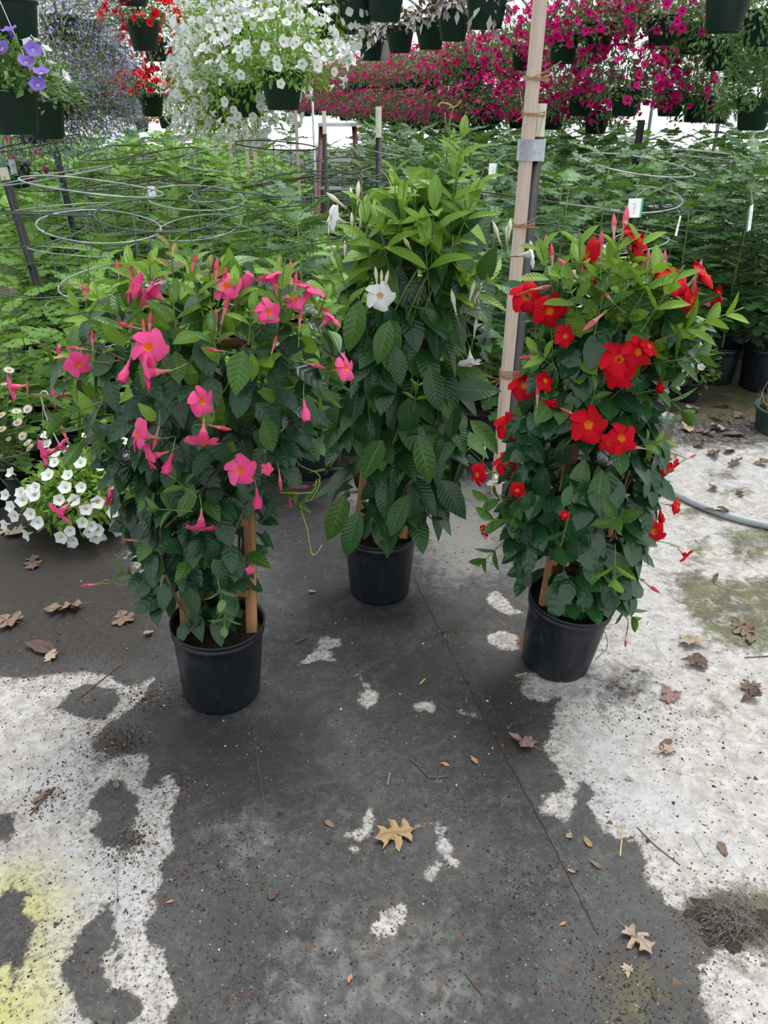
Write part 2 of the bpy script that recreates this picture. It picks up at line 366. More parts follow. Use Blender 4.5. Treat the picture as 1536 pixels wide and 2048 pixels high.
# ------------------------------------------------------------------ floor with wet and dry stains, painted pot shade and sheen
def poly_sd(pts, X, Y):                                          # signed distance, positive inside
    pts = np.asarray(pts); n = len(pts); d = np.full(X.shape, 1e9); ins = np.zeros(X.shape, bool)
    for i in range(n):
        a, b = pts[i], pts[(i+1) % n]; e = b-a
        wx, wy = X-a[0], Y-a[1]; t = np.clip((wx*e[0]+wy*e[1])/(e@e+1e-12), 0, 1)
        d = np.minimum(d, (wx-e[0]*t)**2+(wy-e[1]*t)**2)
        c = ((a[1] > Y) != (b[1] > Y)) & (X < (b[0]-a[0])*(Y-a[1])/(b[1]-a[1]+1e-12)+a[0]); ins ^= c
    d = np.sqrt(d); return np.where(ins, d, -d)
def gp(lst): return np.array([G(x, y)[:2] for x, y in lst])
DRY = [[(-60, 1335), (40, 1362), (100, 1350), (170, 1350), (215, 1348), (250, 1372), (305, 1360), (290, 1390), (248, 1432), (205, 1462), (180, 1500), (215, 1512), (268, 1515), (292, 1512),
        (296, 1545), (276, 1572), (302, 1590), (318, 1575), (336, 1556), (358, 1580), (346, 1610), (342, 1660), (344, 1700), (325, 1738), (342, 1755), (312, 1790), (318, 1826), (296, 1852), (300, 1880), (322, 1905), (334, 1950), (352, 2000), (330, 2060), (-200, 2300), (-900, 2060)],
       [(1190, 1290), (1230, 1180), (1310, 1040), (1340, 900), (1350, 830), (1700, 770), (2500, 1200), (2500, 1800), (1536, 1790), (1470, 1788), (1400, 1795), (1360, 1816), (1326, 1802), (1300, 1765), (1292, 1715), (1280, 1685), (1245, 1680), (1208, 1662), (1178, 1612),
        (1190, 1585), (1160, 1562), (1150, 1600), (1132, 1640), (1088, 1622), (1090, 1592), (1136, 1575), (1110, 1535), (1090, 1500), (1112, 1440), (1116, 1395), (1080, 1400), (1044, 1392), (1040, 1350), (1100, 1330)],
       [(1400, 1935), (1440, 1905), (1560, 1890), (1700, 2100), (1440, 2100), (1404, 1995)],
       [(700, 1660), (722, 1660), (735, 1618), (742, 1650), (740, 1668), (720, 1690), (712, 1712), (695, 1704), (700, 1684), (680, 1672)],
       [(830, 1638), (860, 1642), (885, 1636), (892, 1665), (902, 1700), (895, 1716), (884, 1700), (880, 1668), (860, 1652), (832, 1652)],
       [(852, 1738), (878, 1726), (880, 1745), (862, 1760), (850, 1755)], [(902, 1722), (918, 1718), (914, 1742), (900, 1745)],
       [(740, 1855), (765, 1820), (808, 1808), (806, 1840), (785, 1868), (752, 1866)],
       [(600, 1328), (628, 1305), (640, 1275), (680, 1280), (660, 1300), (672, 1322), (640, 1322)],
       [(705, 1345), (722, 1345), (735, 1370), (760, 1385), (758, 1405), (735, 1415), (722, 1400), (728, 1375)],
       [(825, 1412), (848, 1402), (862, 1405), (876, 1418), (856, 1422), (840, 1416)], [(915, 1420), (955, 1428), (950, 1434), (920, 1426)],
       [(972, 1275), (1000, 1258), (1038, 1270), (1036, 1300), (1000, 1298), (980, 1290)], [(975, 1190), (995, 1182), (1040, 1225), (1020, 1230), (990, 1215)],
       [(222, 1108), (250, 1102), (300, 1118), (296, 1135), (285, 1150), (270, 1155), (258, 1130)]]
WET = [[(112, 1418), (140, 1385), (170, 1362), (200, 1372), (232, 1378), (246, 1398), (226, 1425), (190, 1442), (140, 1432)],
       [(178, 1600), (200, 1582), (232, 1560), (262, 1585), (286, 1592), (280, 1625), (268, 1655), (290, 1690), (262, 1700), (236, 1690), (210, 1690), (185, 1662), (195, 1635), (160, 1620)],
       [(124, 1928), (142, 1868), (175, 1838), (222, 1812), (232, 1850), (240, 1920), (226, 1928), (214, 1905), (205, 1935), (216, 1985), (250, 1975), (288, 1990), (298, 2050), (190, 2060), (160, 2005), (130, 1960)],
       [(-30, 1800), (30, 1770), (62, 1780), (52, 1815), (70, 1850), (40, 1880), (10, 1930), (-40, 1950)], [(20, 1900), (60, 1860), (52, 1910), (20, 1990)],
       [(-20, 1630), (22, 1632), (18, 1680), (-20, 1690)], [(200, 1470), (260, 1450), (300, 1480), (262, 1505), (205, 1500)]]
MOSS = [([(1330, 1150), (1390, 1135), (1440, 1160), (1536, 1150), (1650, 1260), (1536, 1310), (1440, 1300), (1390, 1250), (1350, 1200)], 1.),
        ([(1440, 1060), (1536, 1040), (1600, 1110), (1500, 1130), (1450, 1110)], .8), ([(1380, 1075), (1420, 1070), (1410, 1120), (1370, 1160), (1375, 1120)], .9),
        ([(1330, 780), (1420, 740), (1560, 760), (1560, 830), (1430, 850), (1350, 830)], 1.), ([(1350, 1020), (1390, 1005), (1420, 1030), (1360, 1040)], .8), ([(1400, 940), (1470, 935), (1480, 962), (1420, 965)], .7),
        ([(1440, 975), (1490, 968), (1520, 990), (1450, 998)], .7), ([(1370, 1805), (1440, 1770), (1540, 1780), (1560, 1850), (1480, 1930), (1440, 1850)], .9),
        ([(1200, 1930), (1290, 1900), (1340, 1990), (1300, 2060), (1190, 2060)], .55), ([(1395, 1415), (1440, 1400), (1460, 1430), (1420, 1440)], .8)]
YELLOW = [[(-60, 1780), (60, 1750), (110, 1810), (70, 1900), (90, 2000), (40, 2100), (-200, 2100)]]
DIRT = [[(160, 1500), (210, 1455), (290, 1470), (270, 1515), (200, 1530)], [(930, 1440), (1030, 1430), (1060, 1510), (980, 1530)], [(1000, 1330), (1060, 1350), (1050, 1440), (960, 1400)], [(-50, 1000), (300, 1080), (330, 1330), (-50, 1340)],
        [(1180, 1350), (1280, 1330), (1340, 1400), (1220, 1420)], [(420, 1820), (480, 1780), (520, 1840), (440, 1900)], [(1200, 1880), (1300, 1860), (1330, 2000), (1210, 2048)], [(1300, 740), (1536, 740), (1536, 900), (1330, 900)],
        [(880, 1240), (930, 1220), (930, 1310), (890, 1300)]]
HOLLOW = [[(700, 960), (1000, 950), (1010, 1140), (900, 1160), (840, 1080), (700, 1010)]]
SOAK_SHADE = [[(320, 1420), (480, 1440), (620, 1400), (660, 1500), (570, 1640), (420, 1620), (350, 1530)], [(600, 990), (700, 1010), (720, 1160), (640, 1240), (560, 1160), (540, 1010)], [(880, 1440), (960, 1300), (930, 1240), (860, 1270), (760, 1330), (740, 1440)], [(-60, 1090), (130, 1120), (300, 1150), (260, 1200), (-60, 1190)], [(700, 1220), (840, 1215), (830, 1260), (710, 1265)], [(860, 1780), (1000, 1830), (1060, 1960), (960, 1980)]]  # soaked fabric together with pot shadows, both painted near black
PAINTED_SHEEN = [[(540, 1960), (640, 1830), (760, 1880), (900, 1800), (990, 1880), (1000, 2060), (540, 2060)], [(430, 1640), (520, 1600), (560, 1700), (450, 1740)], [(860, 1960), (900, 1850), (960, 1990), (930, 2060)]]  # whitish sheen of the fabric, painted in as paler colour
def axis_coords(a, b, st, lo, hi):
    c = list(np.arange(a, b+1e-6, st)); x = b; s = st
    while x < hi: s *= 1.35; x += s; c.append(x)
    x = a; s = st; pre = []
    while x > lo: s *= 1.35; x -= s; pre.append(x)
    return np.array(pre[::-1]+c)
gx = axis_coords(-1.9, 2.6, .0125, -9, 11); gy = axis_coords(.55, 4.6, .0125, -4, 30)
X, Y = np.meshgrid(gx, gy); X = X.ravel(); Y = Y.ravel(); nx, ny = len(gx), len(gy)
dry = np.full(X.shape, -1e9)
for pl in DRY: dry = np.maximum(dry, poly_sd(gp(pl), X, Y))
for pl in WET: dry = np.minimum(dry, -poly_sd(gp(pl), X, Y))
moss = np.full(X.shape, -1.)
for pl, k in MOSS: moss = np.maximum(moss, np.clip(poly_sd(gp(pl), X, Y), -.2, .05)-(1-k)*.04)
yel = np.maximum.reduce([poly_sd(gp(p), X, Y) for p in YELLOW]); drt = np.maximum.reduce([poly_sd(gp(p), X, Y) for p in DIRT]); hol = np.maximum.reduce([poly_sd(gp(p), X, Y) for p in HOLLOW]+[np.minimum(poly_sd(gp(p), X, Y), .03)-.06 for p in PAINTED_SHEEN]); sok_shade = np.maximum.reduce([poly_sd(gp(p), X, Y) for p in SOAK_SHADE])
ii, jj = np.meshgrid(np.arange(nx-1), np.arange(ny-1)); a = (jj*nx+ii).ravel()
Zf = .003*np.sin(X*3.1+1)*np.sin(Y*2.3)*0
fl = Geo(np.c_[X, Y, Zf], np.c_[a, a+1, a+nx+1, a+nx])
def floormat():
    m, nt, ns, ln, bs = newmat('woven_ground_fabric'); oc = objco(nt)
    def att(n):
        q = ns.new('ShaderNodeAttribute'); q.attribute_name = n; return q.outputs['Fac']
    n1 = noise(nt, 9, 6, .65, oc, .3); n2 = noise(nt, 45, 5, .7, oc); n3 = noise(nt, 170, 4, .7, oc); n4 = noise(nt, 2.2, 4, .6, oc); n5 = noise(nt, 22, 6, .72, oc, .5)
    wob = mth(nt, 'ADD', mth(nt, 'MULTIPLY', mth(nt, 'SUBTRACT', n1, .5), .085), mth(nt, 'ADD', mth(nt, 'MULTIPLY', mth(nt, 'SUBTRACT', n2, .5), .05), mth(nt, 'MULTIPLY', mth(nt, 'SUBTRACT', n3, .5), .018)))
    dr = ramp01(nt, mth(nt, 'ADD', att('dry'), wob), -.006, .006)
    # woven fabric
    wet = mixc(nt, ramp01(nt, n4, .3, .7), (.018, .019, .021), (.056, .056, .059)); wet = mixc(nt, mth(nt, 'MULTIPLY', ramp01(nt, n5, .45, .72), .6), wet, (.115, .110, .105))
    wet = mixc(nt, mth(nt, 'MULTIPLY', ramp01(nt, n2, .55, .8), .5), wet, (.045, .036, .03))
    dc = mixc(nt, ramp01(nt, n5, .32, .68), (.53, .51, .485), (.30, .285, .27)); dc = mixc(nt, mth(nt, 'MULTIPLY', ramp01(nt, n4, .45, .7), .5), dc, (.46, .48, .53))
    dc = mixc(nt, mth(nt, 'MULTIPLY', ramp01(nt, n2, .52, .70), .7), dc, (.30, .25, .205)); dc = mixc(nt, mth(nt, 'MULTIPLY', ramp01(nt, n3, .6, .72), .45), dc, (.20, .155, .12))
    dc = mixc(nt, mth(nt, 'MULTIPLY', ramp01(nt, mth(nt, 'ADD', att('yellow'), mth(nt, 'MULTIPLY', mth(nt, 'SUBTRACT', n1, .5), .25)), -.12, .10), .8), dc, (.44, .43, .12))
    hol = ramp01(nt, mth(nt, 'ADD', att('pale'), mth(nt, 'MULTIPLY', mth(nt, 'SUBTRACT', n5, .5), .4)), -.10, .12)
    wet = mixc(nt, mth(nt, 'MULTIPLY', hol, .7), wet, (.26, .25, .24))  # pale ground, with the painted sheen mixed in
    n6 = noise(nt, 420, 3, .8, oc); n7 = noise(nt, 75, 6, .8, oc, .4)
    wet = mixc(nt, mth(nt, 'MULTIPLY', ramp01(nt, n7, .50, .72), .55), wet, (.17, .16, .15)); wet = mixc(nt, mth(nt, 'MULTIPLY', ramp01(nt, n6, .56, .70), .6), wet, (.024, .019, .016)); wet = mixc(nt, mth(nt, 'MULTIPLY', ramp01(nt, n3, .62, .74), .4), wet, (.20, .18, .16))
    dc = mixc(nt, mth(nt, 'MULTIPLY', ramp01(nt, n7, .50, .68), .65), dc, (.25, .20, .165)); dc = mixc(nt, mth(nt, 'MULTIPLY', ramp01(nt, n6, .60, .72), .55), dc, (.12, .09, .07))
    so_shade = ramp01(nt, mth(nt, 'ADD', att('soak_shade'), mth(nt, 'MULTIPLY', mth(nt, 'SUBTRACT', n1, .5), .3)), -.09, .09)
    wet = mixc(nt, mth(nt, 'MULTIPLY', so_shade, .62), wet, (.012, .012, .013))  # darkens the colour for soaked cloth and pot shade alike
    col = mixc(nt, dr, wet, dc)
    di = ramp01(nt, mth(nt, 'ADD', att('dirt'), mth(nt, 'MULTIPLY', mth(nt, 'SUBTRACT', n5, .5), .35)), -.06, .12)
    col = mixc(nt, mth(nt, 'MULTIPLY', di, mth(nt, 'MULTIPLY', ramp01(nt, n2, .22, .52), .95)), col, (.026, .020, .016))
    ed = mth(nt, 'MULTIPLY', ramp01(nt, att('dry'), -.09, -.01), mth(nt, 'SUBTRACT', 1., ramp01(nt, att('dry'), .01, .10)))
    col = mixc(nt, mth(nt, 'MULTIPLY', ed, mth(nt, 'MULTIPLY', ramp01(nt, n7, .47, .62), .7)), col, (.085, .062, .047))
    mo = ramp01(nt, mth(nt, 'ADD', att('moss'), mth(nt, 'MULTIPLY', mth(nt, 'SUBTRACT', n5, .5), .22)), -.03, .06)
    mcol = mixc(nt, ramp01(nt, n1, .35, .65), (.075, .066, .045), (.13, .14, .05)); mcol = mixc(nt, mth(nt, 'MULTIPLY', ramp01(nt, n7, .45, .65), .6), mcol, (.045, .040, .028))
    col = mixc(nt, mth(nt, 'MULTIPLY', mo, .92), col, mcol)
    ln.new(col, bs.inputs['Base Color'])
    ro = mth(nt, 'ADD', mth(nt, 'MULTIPLY', dr, .3), mth(nt, 'ADD', .48, mth(nt, 'MULTIPLY', n1, .25))); ln.new(ro, bs.inputs['Roughness'])
    bs.inputs['Specular IOR Level'].default_value = .45
    rot = ns.new('ShaderNodeMapping'); rot.inputs['Rotation'].default_value = (0, 0, -TH); ln.new(oc, rot.inputs[0])
    wv = []
    for dr_, sc in (('X', 130), ('Y', 95)):
        q = ns.new('ShaderNodeTexWave'); q.bands_direction = dr_; q.inputs['Scale'].default_value = sc; q.inputs['Distortion'].default_value = .4; ln.new(rot.outputs[0], q.inputs[0]); wv.append(q.outputs['Fac'])
    h = mth(nt, 'ADD', mth(nt, 'MULTIPLY', mth(nt, 'MAXIMUM', *wv), .12), mth(nt, 'ADD', n2, mth(nt, 'MULTIPLY', n3, .4)))
    bumpn(nt, bs, h, .35, .008); return m
fme = mesh('floor', fl, floormat(), False)
for nm, arr in (('dry', np.clip(dry, -.2, .2)), ('moss', np.clip(moss, -.2, .2)), ('yellow', np.clip(yel, -.3, .3)), ('dirt', np.clip(drt, -.3, .3)), ('pale', np.clip(hol, -.3, .3)), ('soak_shade', np.clip(sok_shade, -.3, .3))):
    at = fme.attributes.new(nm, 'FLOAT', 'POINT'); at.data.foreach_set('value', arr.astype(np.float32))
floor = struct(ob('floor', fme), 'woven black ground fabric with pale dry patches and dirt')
# seam where two fabric sheets overlap, marker threads woven in
def flatstrip(pts, wd, z):
    pts = np.asarray(pts)[:, :2]; V = []
    for i in range(len(pts)):
        d = nrm(pts[min(i+1, len(pts)-1)]-pts[max(i-1, 0)]); n = np.array([-d[1], d[0]])*wd/2
        V += [(*(pts[i]+n), 0.0005), (*(pts[i]+n*.6), z), (*(pts[i]-n*.6), z), (*(pts[i]-n), 0.0005)]
    F = [[4*i+k, 4*i+k+1, 4*i+5+k, 4*i+4+k] for i in range(len(pts)-1) for k in range(3)]
    return Geo(V, F)
seam = smoothp([G(x, y) for x, y in ((830, 1160), (862, 1225), (915, 1330), (975, 1448), (1046, 1578), (1100, 1680), (1150, 1780), (1196, 1870))], 60)
seam[:, 0] += .0015*np.sin(np.arange(len(seam))*1.7)
ob('fabric_seam', mesh('fabric_seam', flatstrip(seam, .0022, .002), M['crumb']), floor)
for pl in (((640, 1110), (700, 1310), (735, 1430)), ((797, 1580), (822, 1640), (868, 1760), (900, 1880), (950, 2010)), ((507, 1460), (530, 1620), (545, 1735), (570, 1895), (585, 1990)), ((242, 1630), (237, 1720), (232, 1850)), ((1168, 1375), (1225, 1468)), ((1385, 1672), (1410, 1715)), ((1310, 1290), (1345, 1335))):
    pts = smoothp([G(*q) for q in pl], 40); pts[:, 0] += .0012*np.sin(np.arange(len(pts))*2.3)
    ob('marker_thread', mesh('marker_thread', flatstrip(pts, .0011, .0008), M['thread']), floor)

# ------------------------------------------------------------------ greenhouse shell
def arch(r=5.4, n=20): return [(-r*math.cos(math.pi*k/n), 1.7+2.7*math.sin(math.pi*k/n)) for k in range(n+1)]
prof = [(-5.4, 0.)]+arch()+[(5.4, 0.)]
t0, t1 = -3., 27.
def shellpt(q, t, off=0.): return ST(q[0]+1.1, t, q[1]+off)
ts = np.linspace(t0, t1, 13)
pr = arch()
V = [shellpt(q, t) for t in ts for q in pr]; n = len(pr)
ceil = struct(ob('ceiling', mesh('ceiling', Geo(V, [[i*n+k, i*n+k+1, (i+1)*n+k+1, (i+1)*n+k] for i in range(12) for k in range(n-1)]), M['film'])), 'clear greenhouse film over pipe hoops')
for t in np.arange(t0, t1+.1, 1.5):
    pts = [shellpt(q, t, -.03 if q[1] > .01 else 0) for q in prof]
    ob('hoop', mesh('hoop', tube(pts, .024, 6), M['pipe']), ceil)
    a, b = shellpt((-3.6, 3.35), t), shellpt((3.6, 3.35), t)
    ob('truss_bar', mesh('truss_bar', tube([a, b], .017, 6), M['pipe']), ceil)
    for sx in (-1, 1): ob('truss_brace', mesh('truss_brace', tube([shellpt((sx*1.8, 3.35), t), shellpt((sx*.4, 4.3), t)], .014, 6), M['pipe']), ceil)
for q in (5, 10, 15): ob('purlin', mesh('purlin', tube([shellpt(pr[q], t0, -.06), shellpt(pr[q], t1, -.06)], .02, 6), M['pipe']), ceil)
for nm, x in (('wall_left', -5.4), ('wall_right', 5.4)):
    V = [shellpt((x, z), t) for z in (0, 1.7) for t in (t0, t1)]
    struct(ob(nm, mesh(nm, Geo(V, [[0, 1, 3, 2]]), M['film'])), 'greenhouse film side wall')
V = [shellpt(q, t1) for q in prof]+[shellpt((0, 1.), t1)]
struct(ob('wall_back', mesh('wall_back', Geo(V, [[k, k+1, len(prof), len(prof)] for k in range(len(prof)-1)]), M['film'])), 'greenhouse film end wall')
# white corrugated panel at the far end
a = P(458, 300, 12.); wdt = .62; nn = 60
V = []
for k in range(nn+1):
    z = .15+1.2*k/nn
    for x in (0, wdt):
        for y in (0, .03): V.append((a[0]+x, a[1]+y+.012*math.sin(k/nn*2*math.pi*14), z))
F = [[4*k, 4*k+2, 4*k+6, 4*k+4] for k in range(nn)]+[[4*k+1, 4*k+5, 4*k+7, 4*k+3] for k in range(nn)]+[[4*k, 4*k+4, 4*k+5, 4*k+1] for k in range(nn)]+[[4*k+2, 4*k+3, 4*k+7, 4*k+6] for k in range(nn)]
V = [(x, y, z-.15) for x, y, z in V]
tag(ob('corrugated_panel', mesh('corrugated_panel', Geo(V, F), M['white_panel'])), 'white corrugated sheet standing behind the tomato rows', 'panel')

# ------------------------------------------------------------------ pots
def nursery_pot(D, H, Db):
    r, rb = D/2, Db/2
    seg = 48; prof = [(rb*.9, 0), (rb*.97, 0.001), (rb, .012)]
    for k in range(1, 9):
        t = k/8; prof.append((rb+(r*.945-rb)*t, .012+(H*.87-.012)*t))
    prof += [(r*.955, H*.875), (r*.985, H*.885), (r*.985, H*.925), (r*.965, H*.935), (r*.975, H*.965), (r, H*.972), (r, H), (r*.965, H), (r*.955, H*.93), (r*.93, H*.80), (rb*.9, .02), (0.001, .02)]
    g = lathe(prof, seg)
    # vertical panel ridges on the body
    V = g.V; ang = np.arctan2(V[:, 1], V[:, 0]); z = V[:, 2]
    body = (z > .011) & (z < H*.875) & (np.hypot(V[:, 0], V[:, 1]) > rb*.98)
    f = 1-.02*(np.abs(np.sin(ang*4+.5)) < .14)
    V[body, :2] *= f[body, None]
    notch = (z < .006) & (np.abs(np.sin(ang*4)) < .25); V[notch, 2] += .006
    return g
def soil_disc(r, z, bump=.01, seg=28, rings=6):
    V = [(0, 0, z+bump)]; F = []
    for i in range(1, rings+1):
        for k in range(seg):
            a = 2*math.pi*k/seg; V.append((r*i/rings*math.cos(a), r*i/rings*math.sin(a), z+random.uniform(-1, 1)*bump*(1 if i < rings else 0)))
    F += [[0, 1+k, 1+(k+1) % seg, 1+(k+1) % seg] for k in range(seg)]
    for i in range(rings-1): F += [[1+i*seg+k, 1+(i+1)*seg+k, 1+(i+1)*seg+(k+1) % seg, 1+i*seg+(k+1) % seg] for k in range(seg)]
    return Geo(V, F)

# ------------------------------------------------------------------ mandevilla flowers and buds
def petal_geo():
    V = []; UV = []
    for t, hw in ((0, .0080), (.3, .0155), (.65, .0215), (.88, .0200), (1., .0085)):
        for k in (-1, -.4, .3, 1):
            r = .0085+.0325*t*(1-.16*(k < 0)*abs(k)*(t > .5))
            y = k*hw+.007*t*t; z = .009*t-.014*t*t+.0030*k*(t > 0)-.003*k*k*(t > .5)
            V.append((r, y, z)); UV.append((k, t))
    return Geo(V, [[i*4+j, i*4+j+1, i*4+5+j, i*4+4+j] for i in range(4) for j in range(3)], UV)
PETAL = petal_geo()
TUBE = join([lathe([(.0105, .0), (.0118, -.004), (.0115, -.012), (.0098, -.022), (.0066, -.030), (.0040, -.036), (.0028, -.048)], 10, [0, 0, 0, 1, 1, 1]),
             lathe([(.0042, -.046), (.0036, -.052), (.0018, -.056)], 8).mi(2), tube([(0, 0, -.055), (.002, -.003, -.07), (.006, -.010, -.09)], .0014, 5).mi(2)])
THROAT = lathe([(.0112, .0012), (.008, -.004), (.003, -.008), (.0005, -.009)], 10)
BUD = join([lathe([(.0018, 0), (.0026, .012), (.0034, .022), (.0058, .034), (.0064, .042), (.0045, .054), (.0004, .066)], 8, [1, 1, 1, 0, 0, 0]),
            lathe([(.003, -.003), (.0036, .003), (.003, .006)], 6).mi(2), tube([(0, 0, -.001), (.001, .002, -.02), (.006, .006, -.045)], .0013, 5).mi(2)])
WILT = join([lathe([(.003, -.03), (.005, -.012), (.010, 0), (.013, .012), (.009, .02), (.011, .024), (.003, .021)], 9), tube([(0, 0, -.03), (.003, 0, -.05), (.006, .004, -.075)], .0014, 5).mi(2)])
w_ = WILT.V; am = np.arctan2(w_[:, 1], w_[:, 0]); k_ = 1+.22*np.sin(am*5+w_[:, 2]*200); k_[w_[:, 2] < -.01] = 1; w_[:, 0] *= k_; w_[:, 1] *= k_
def flower_kit(col, tb, bud, th):
    return dict(petal=mesh('petal', PETAL, M[col]), tube=mesh('flower', TUBE, [M[col], M[tb], M['calyx']]), throat=mesh('throat', THROAT, M[th]),
                bud=mesh('bud', BUD, [M[bud], M[tb], M['calyx']]), wilt=mesh('wilted_flower', WILT, [M[col], M[col], M['calyx']]))
PINK = flower_kit('pink', 'pink_tube', 'pink_bud', 'throat'); RED = flower_kit('red', 'red_tube', 'red_bud', 'throat'); WHITE = flower_kit('white', 'white_tube', 'white_bud', 'throat_pale')
ROT5 = [T((0, 0, 0), 1., 2*math.pi*k/5) for k in range(5)]
def view_dir(fx, fy, front):                                     # right / up in the picture, towards the viewer
    right = np.array([1., 0, 0]); up = np.array([0, SP, CP]); back = np.array([0, -CP, SP])
    return nrm(fx*right+fy*up+front*back)

class Plant:
    def __init__(s, name, label, cat, rim, rimH, D, Db, rows, lean=(0, 0)):
        c = P(*rim) if len(rim) == 3 else None
        s.c = G(rim[0], rim[1], rimH); s.H = rimH; s.D = D
        s.base = np.array([s.c[0], s.c[1], 0.])
        s.Y0 = s.c[1]
        s.root = thing(name, label, cat, s.base)
        Mt = Matrix.Rotation(lean[0], 4, 'Y')@Matrix.Rotation(lean[1], 4, 'X'); Mt = np.array(Mt)
        # leaning pot rests on its low edge
        s.potM = Mt.copy(); s.potM[2, 3] = Db/2*abs(math.sin(lean[0]))*.5
        pot = ob('pot', mesh('pot', nursery_pot(D, rimH, Db), M['pot_black']), s.root, s.potM)
        ob('soil', mesh('soil', soil_disc(D*.46, rimH*.84, .006), M['soil']), s.root, s.potM)
        R = []
        for py, xl, xr in rows:
            A, B = PY(xl, py, s.Y0), PY(xr, py, s.Y0); R.append((A[2], (A[0]+B[0])/2, (B[0]-A[0])/2))
        R.sort(); s.R = np.array(R)
    def env(s, z): return np.interp(z, s.R[:, 0], s.R[:, 1]), np.interp(z, s.R[:, 0], s.R[:, 2])
    def local(s, M_): m = M_.copy(); m[:3, 3] -= s.base; return m
    def front(s, px, py, k=1.0, extra=.035):                      # a point on the leafy front at this place
        p = PY(px, py, s.Y0); Yv = s.Y0
        for _ in range(3):
            xc, a = s.env(p[2]); q = abs(p[0]-xc)/max(a, .02); b = min(a*.75, .27)
            Yv = s.Y0-k*b*math.sqrt(max(0, 1-q*q))-extra*(q < 1); p = PY(px, py, Yv)
        return p
    def flower(s, kit, px, py, fx, fy, fr, sc=1., kind='flower', spin=None, k=1.):
        p = s.front(px, py, k if kind != 'bud' else k*.9, .055); d = view_dir(fx, fy, fr); sp = random.uniform(0, 6.28) if spin is None else spin
        if kind == 'flower':
            f = ob('flower', kit['tube'], s.root, s.local(facing(d, p, sc*.92, sp)))
            for j in range(5): ob('petal', kit['petal'], f, ROT5[j])
            ob('throat', kit['throat'], f)
        else:
            if kind == 'bud': p = p-d*.03*sc
            ob({'bud': 'bud', 'wilt': 'wilted_flower'}[kind], kit[kind], s.root, s.local(facing(d, p, sc, sp)))
    def stem(s, pts, r, mat, name='stem', n=24):
        g = tube(smoothp(pts, n), r, 6) if np.isscalar(r) else tube(smoothp(pts, n), np.interp(np.linspace(0, 1, len(smoothp(pts, n))), np.linspace(0, 1, len(r)), r), 6)
        g.V = g.V-s.base; return ob(name, mesh(name, g, M[mat]), s.root)
    def leaves(s, n_out, n_in, tm, mats, L, top_young, zlo, zhi, gaps=()):
        """tm: leaf templates; mats: dark / mid / young material names"""
        items = []; tries = 0
        zs = np.linspace(zlo, zhi, 60); wgt = np.array([s.env(z)[1]+.04 for z in zs]); wgt /= wgt.sum()
        while len(items) < n_out+n_in and tries < 20000:
            tries += 1
            z = float(rng.choice(zs, p=wgt))+random.uniform(-.012, .012)
            inner = len(items) >= n_out
            # favour the near side a little, the far side is leafy too
            phi = random.uniform(0, 2*math.pi) if random.random() < .62 else random.uniform(math.pi, 2*math.pi)
            rho = random.uniform(.25, .68) if inner else random.uniform(.70, 1.02)
            xc, a = s.env(z); b = min(a*.75, .27)
            o = np.array([math.cos(phi), math.sin(phi)*1.1, 0]); o = nrm(o)
            pos = np.array([xc+a*rho*math.cos(phi), s.Y0+b*rho*math.sin(phi), z])
            h = (z-zlo)/(zhi-zlo)
            yo = random.random() < top_young*max(0, (h-.55)/.45)**1.3
            if h > .86 or yo: ax = o*.75+np.array([0, 0, random.uniform(-.1, .75)])
            else: ax = o*random.uniform(.35, .8)+np.array([0, 0, -random.uniform(.25, .95)])
            ax = nrm(ax+rng.normal(0, .36, 3))
            nn_ = nrm(o*random.uniform(.3, .9)+np.array([0, -.15, .75])+rng.normal(0, .22, 3))
            l = L*random.uniform(.72, 1.15)*(.8 if yo else 1)
            k = 2 if yo else (1 if random.random() < .10+.55*max(0, h-.55) else 0)
            base = pos-ax*l*.5
            if base[2] < s.H*.9: base[2] = s.H*.9+random.uniform(0, .03)
            tip = base+ax*l
            if tip[2] < .02: continue
            if pos[1] < s.Y0+.02 and any(x0 < q_[0] < x1 and y0 < q_[1] < y1 for q_ in (proj(pos), proj(base+ax*l*.2), proj(base+ax*l*.8)) for x0, y0, x1, y1 in gaps): continue
            items.append((inner, k, basis(ax, nn_, base, l), pos))
        outer = [i for i in items if not i[0]]; outer.sort(key=lambda i: np.linalg.norm(i[3]-CAM))
        meshes = [[mesh('leaf', g, M[m]) for g in tm] for m in mats]
        for j, (_, k, Mx, _p) in enumerate(outer[:215]): ob('leaf', meshes[k][j % len(tm)], s.root, s.local(Mx))
        rest = outer[215:]+[i for i in items if i[0]]
        if rest:
            g = join([scatter(tm, [s.local(i[2]) for i in rest if i[1] == k]).mi(k) for k in range(3) if any(i[1] == k for i in rest)])
            stuffpart(ob('inner_foliage', mesh('inner_foliage', g, [M[m] for m in mats]), s.root))
    def sprig(s, p, d, n, tm, mat, L):                           # opposite leaves along a young shoot tip
        me = [mesh('leaf', g, M[mat]) for g in tm]; d = nrm(d)
        side = nrm(np.cross(d, [0, 1, .2]))
        for i in range(n):
            q = p+d*L*.5*i; sz = L*(1-.13*i); sd_ = side if i % 2 == 0 else nrm(np.cross(d, side))
            for e in (-1, 1):
                ax = nrm(d*(.55+.2*i)+sd_*e+rng.normal(0, .12, 3)); ob('leaf', random.choice(me), s.root, s.local(basis(ax, d-ax*np.dot(ax, d)+np.array([0, -.1, .1]), q, sz)))
        pts = [p-d*L*.8, p, p+d*L*.5*n]; s.stem(pts, .0016, 'stem_green', n=6)
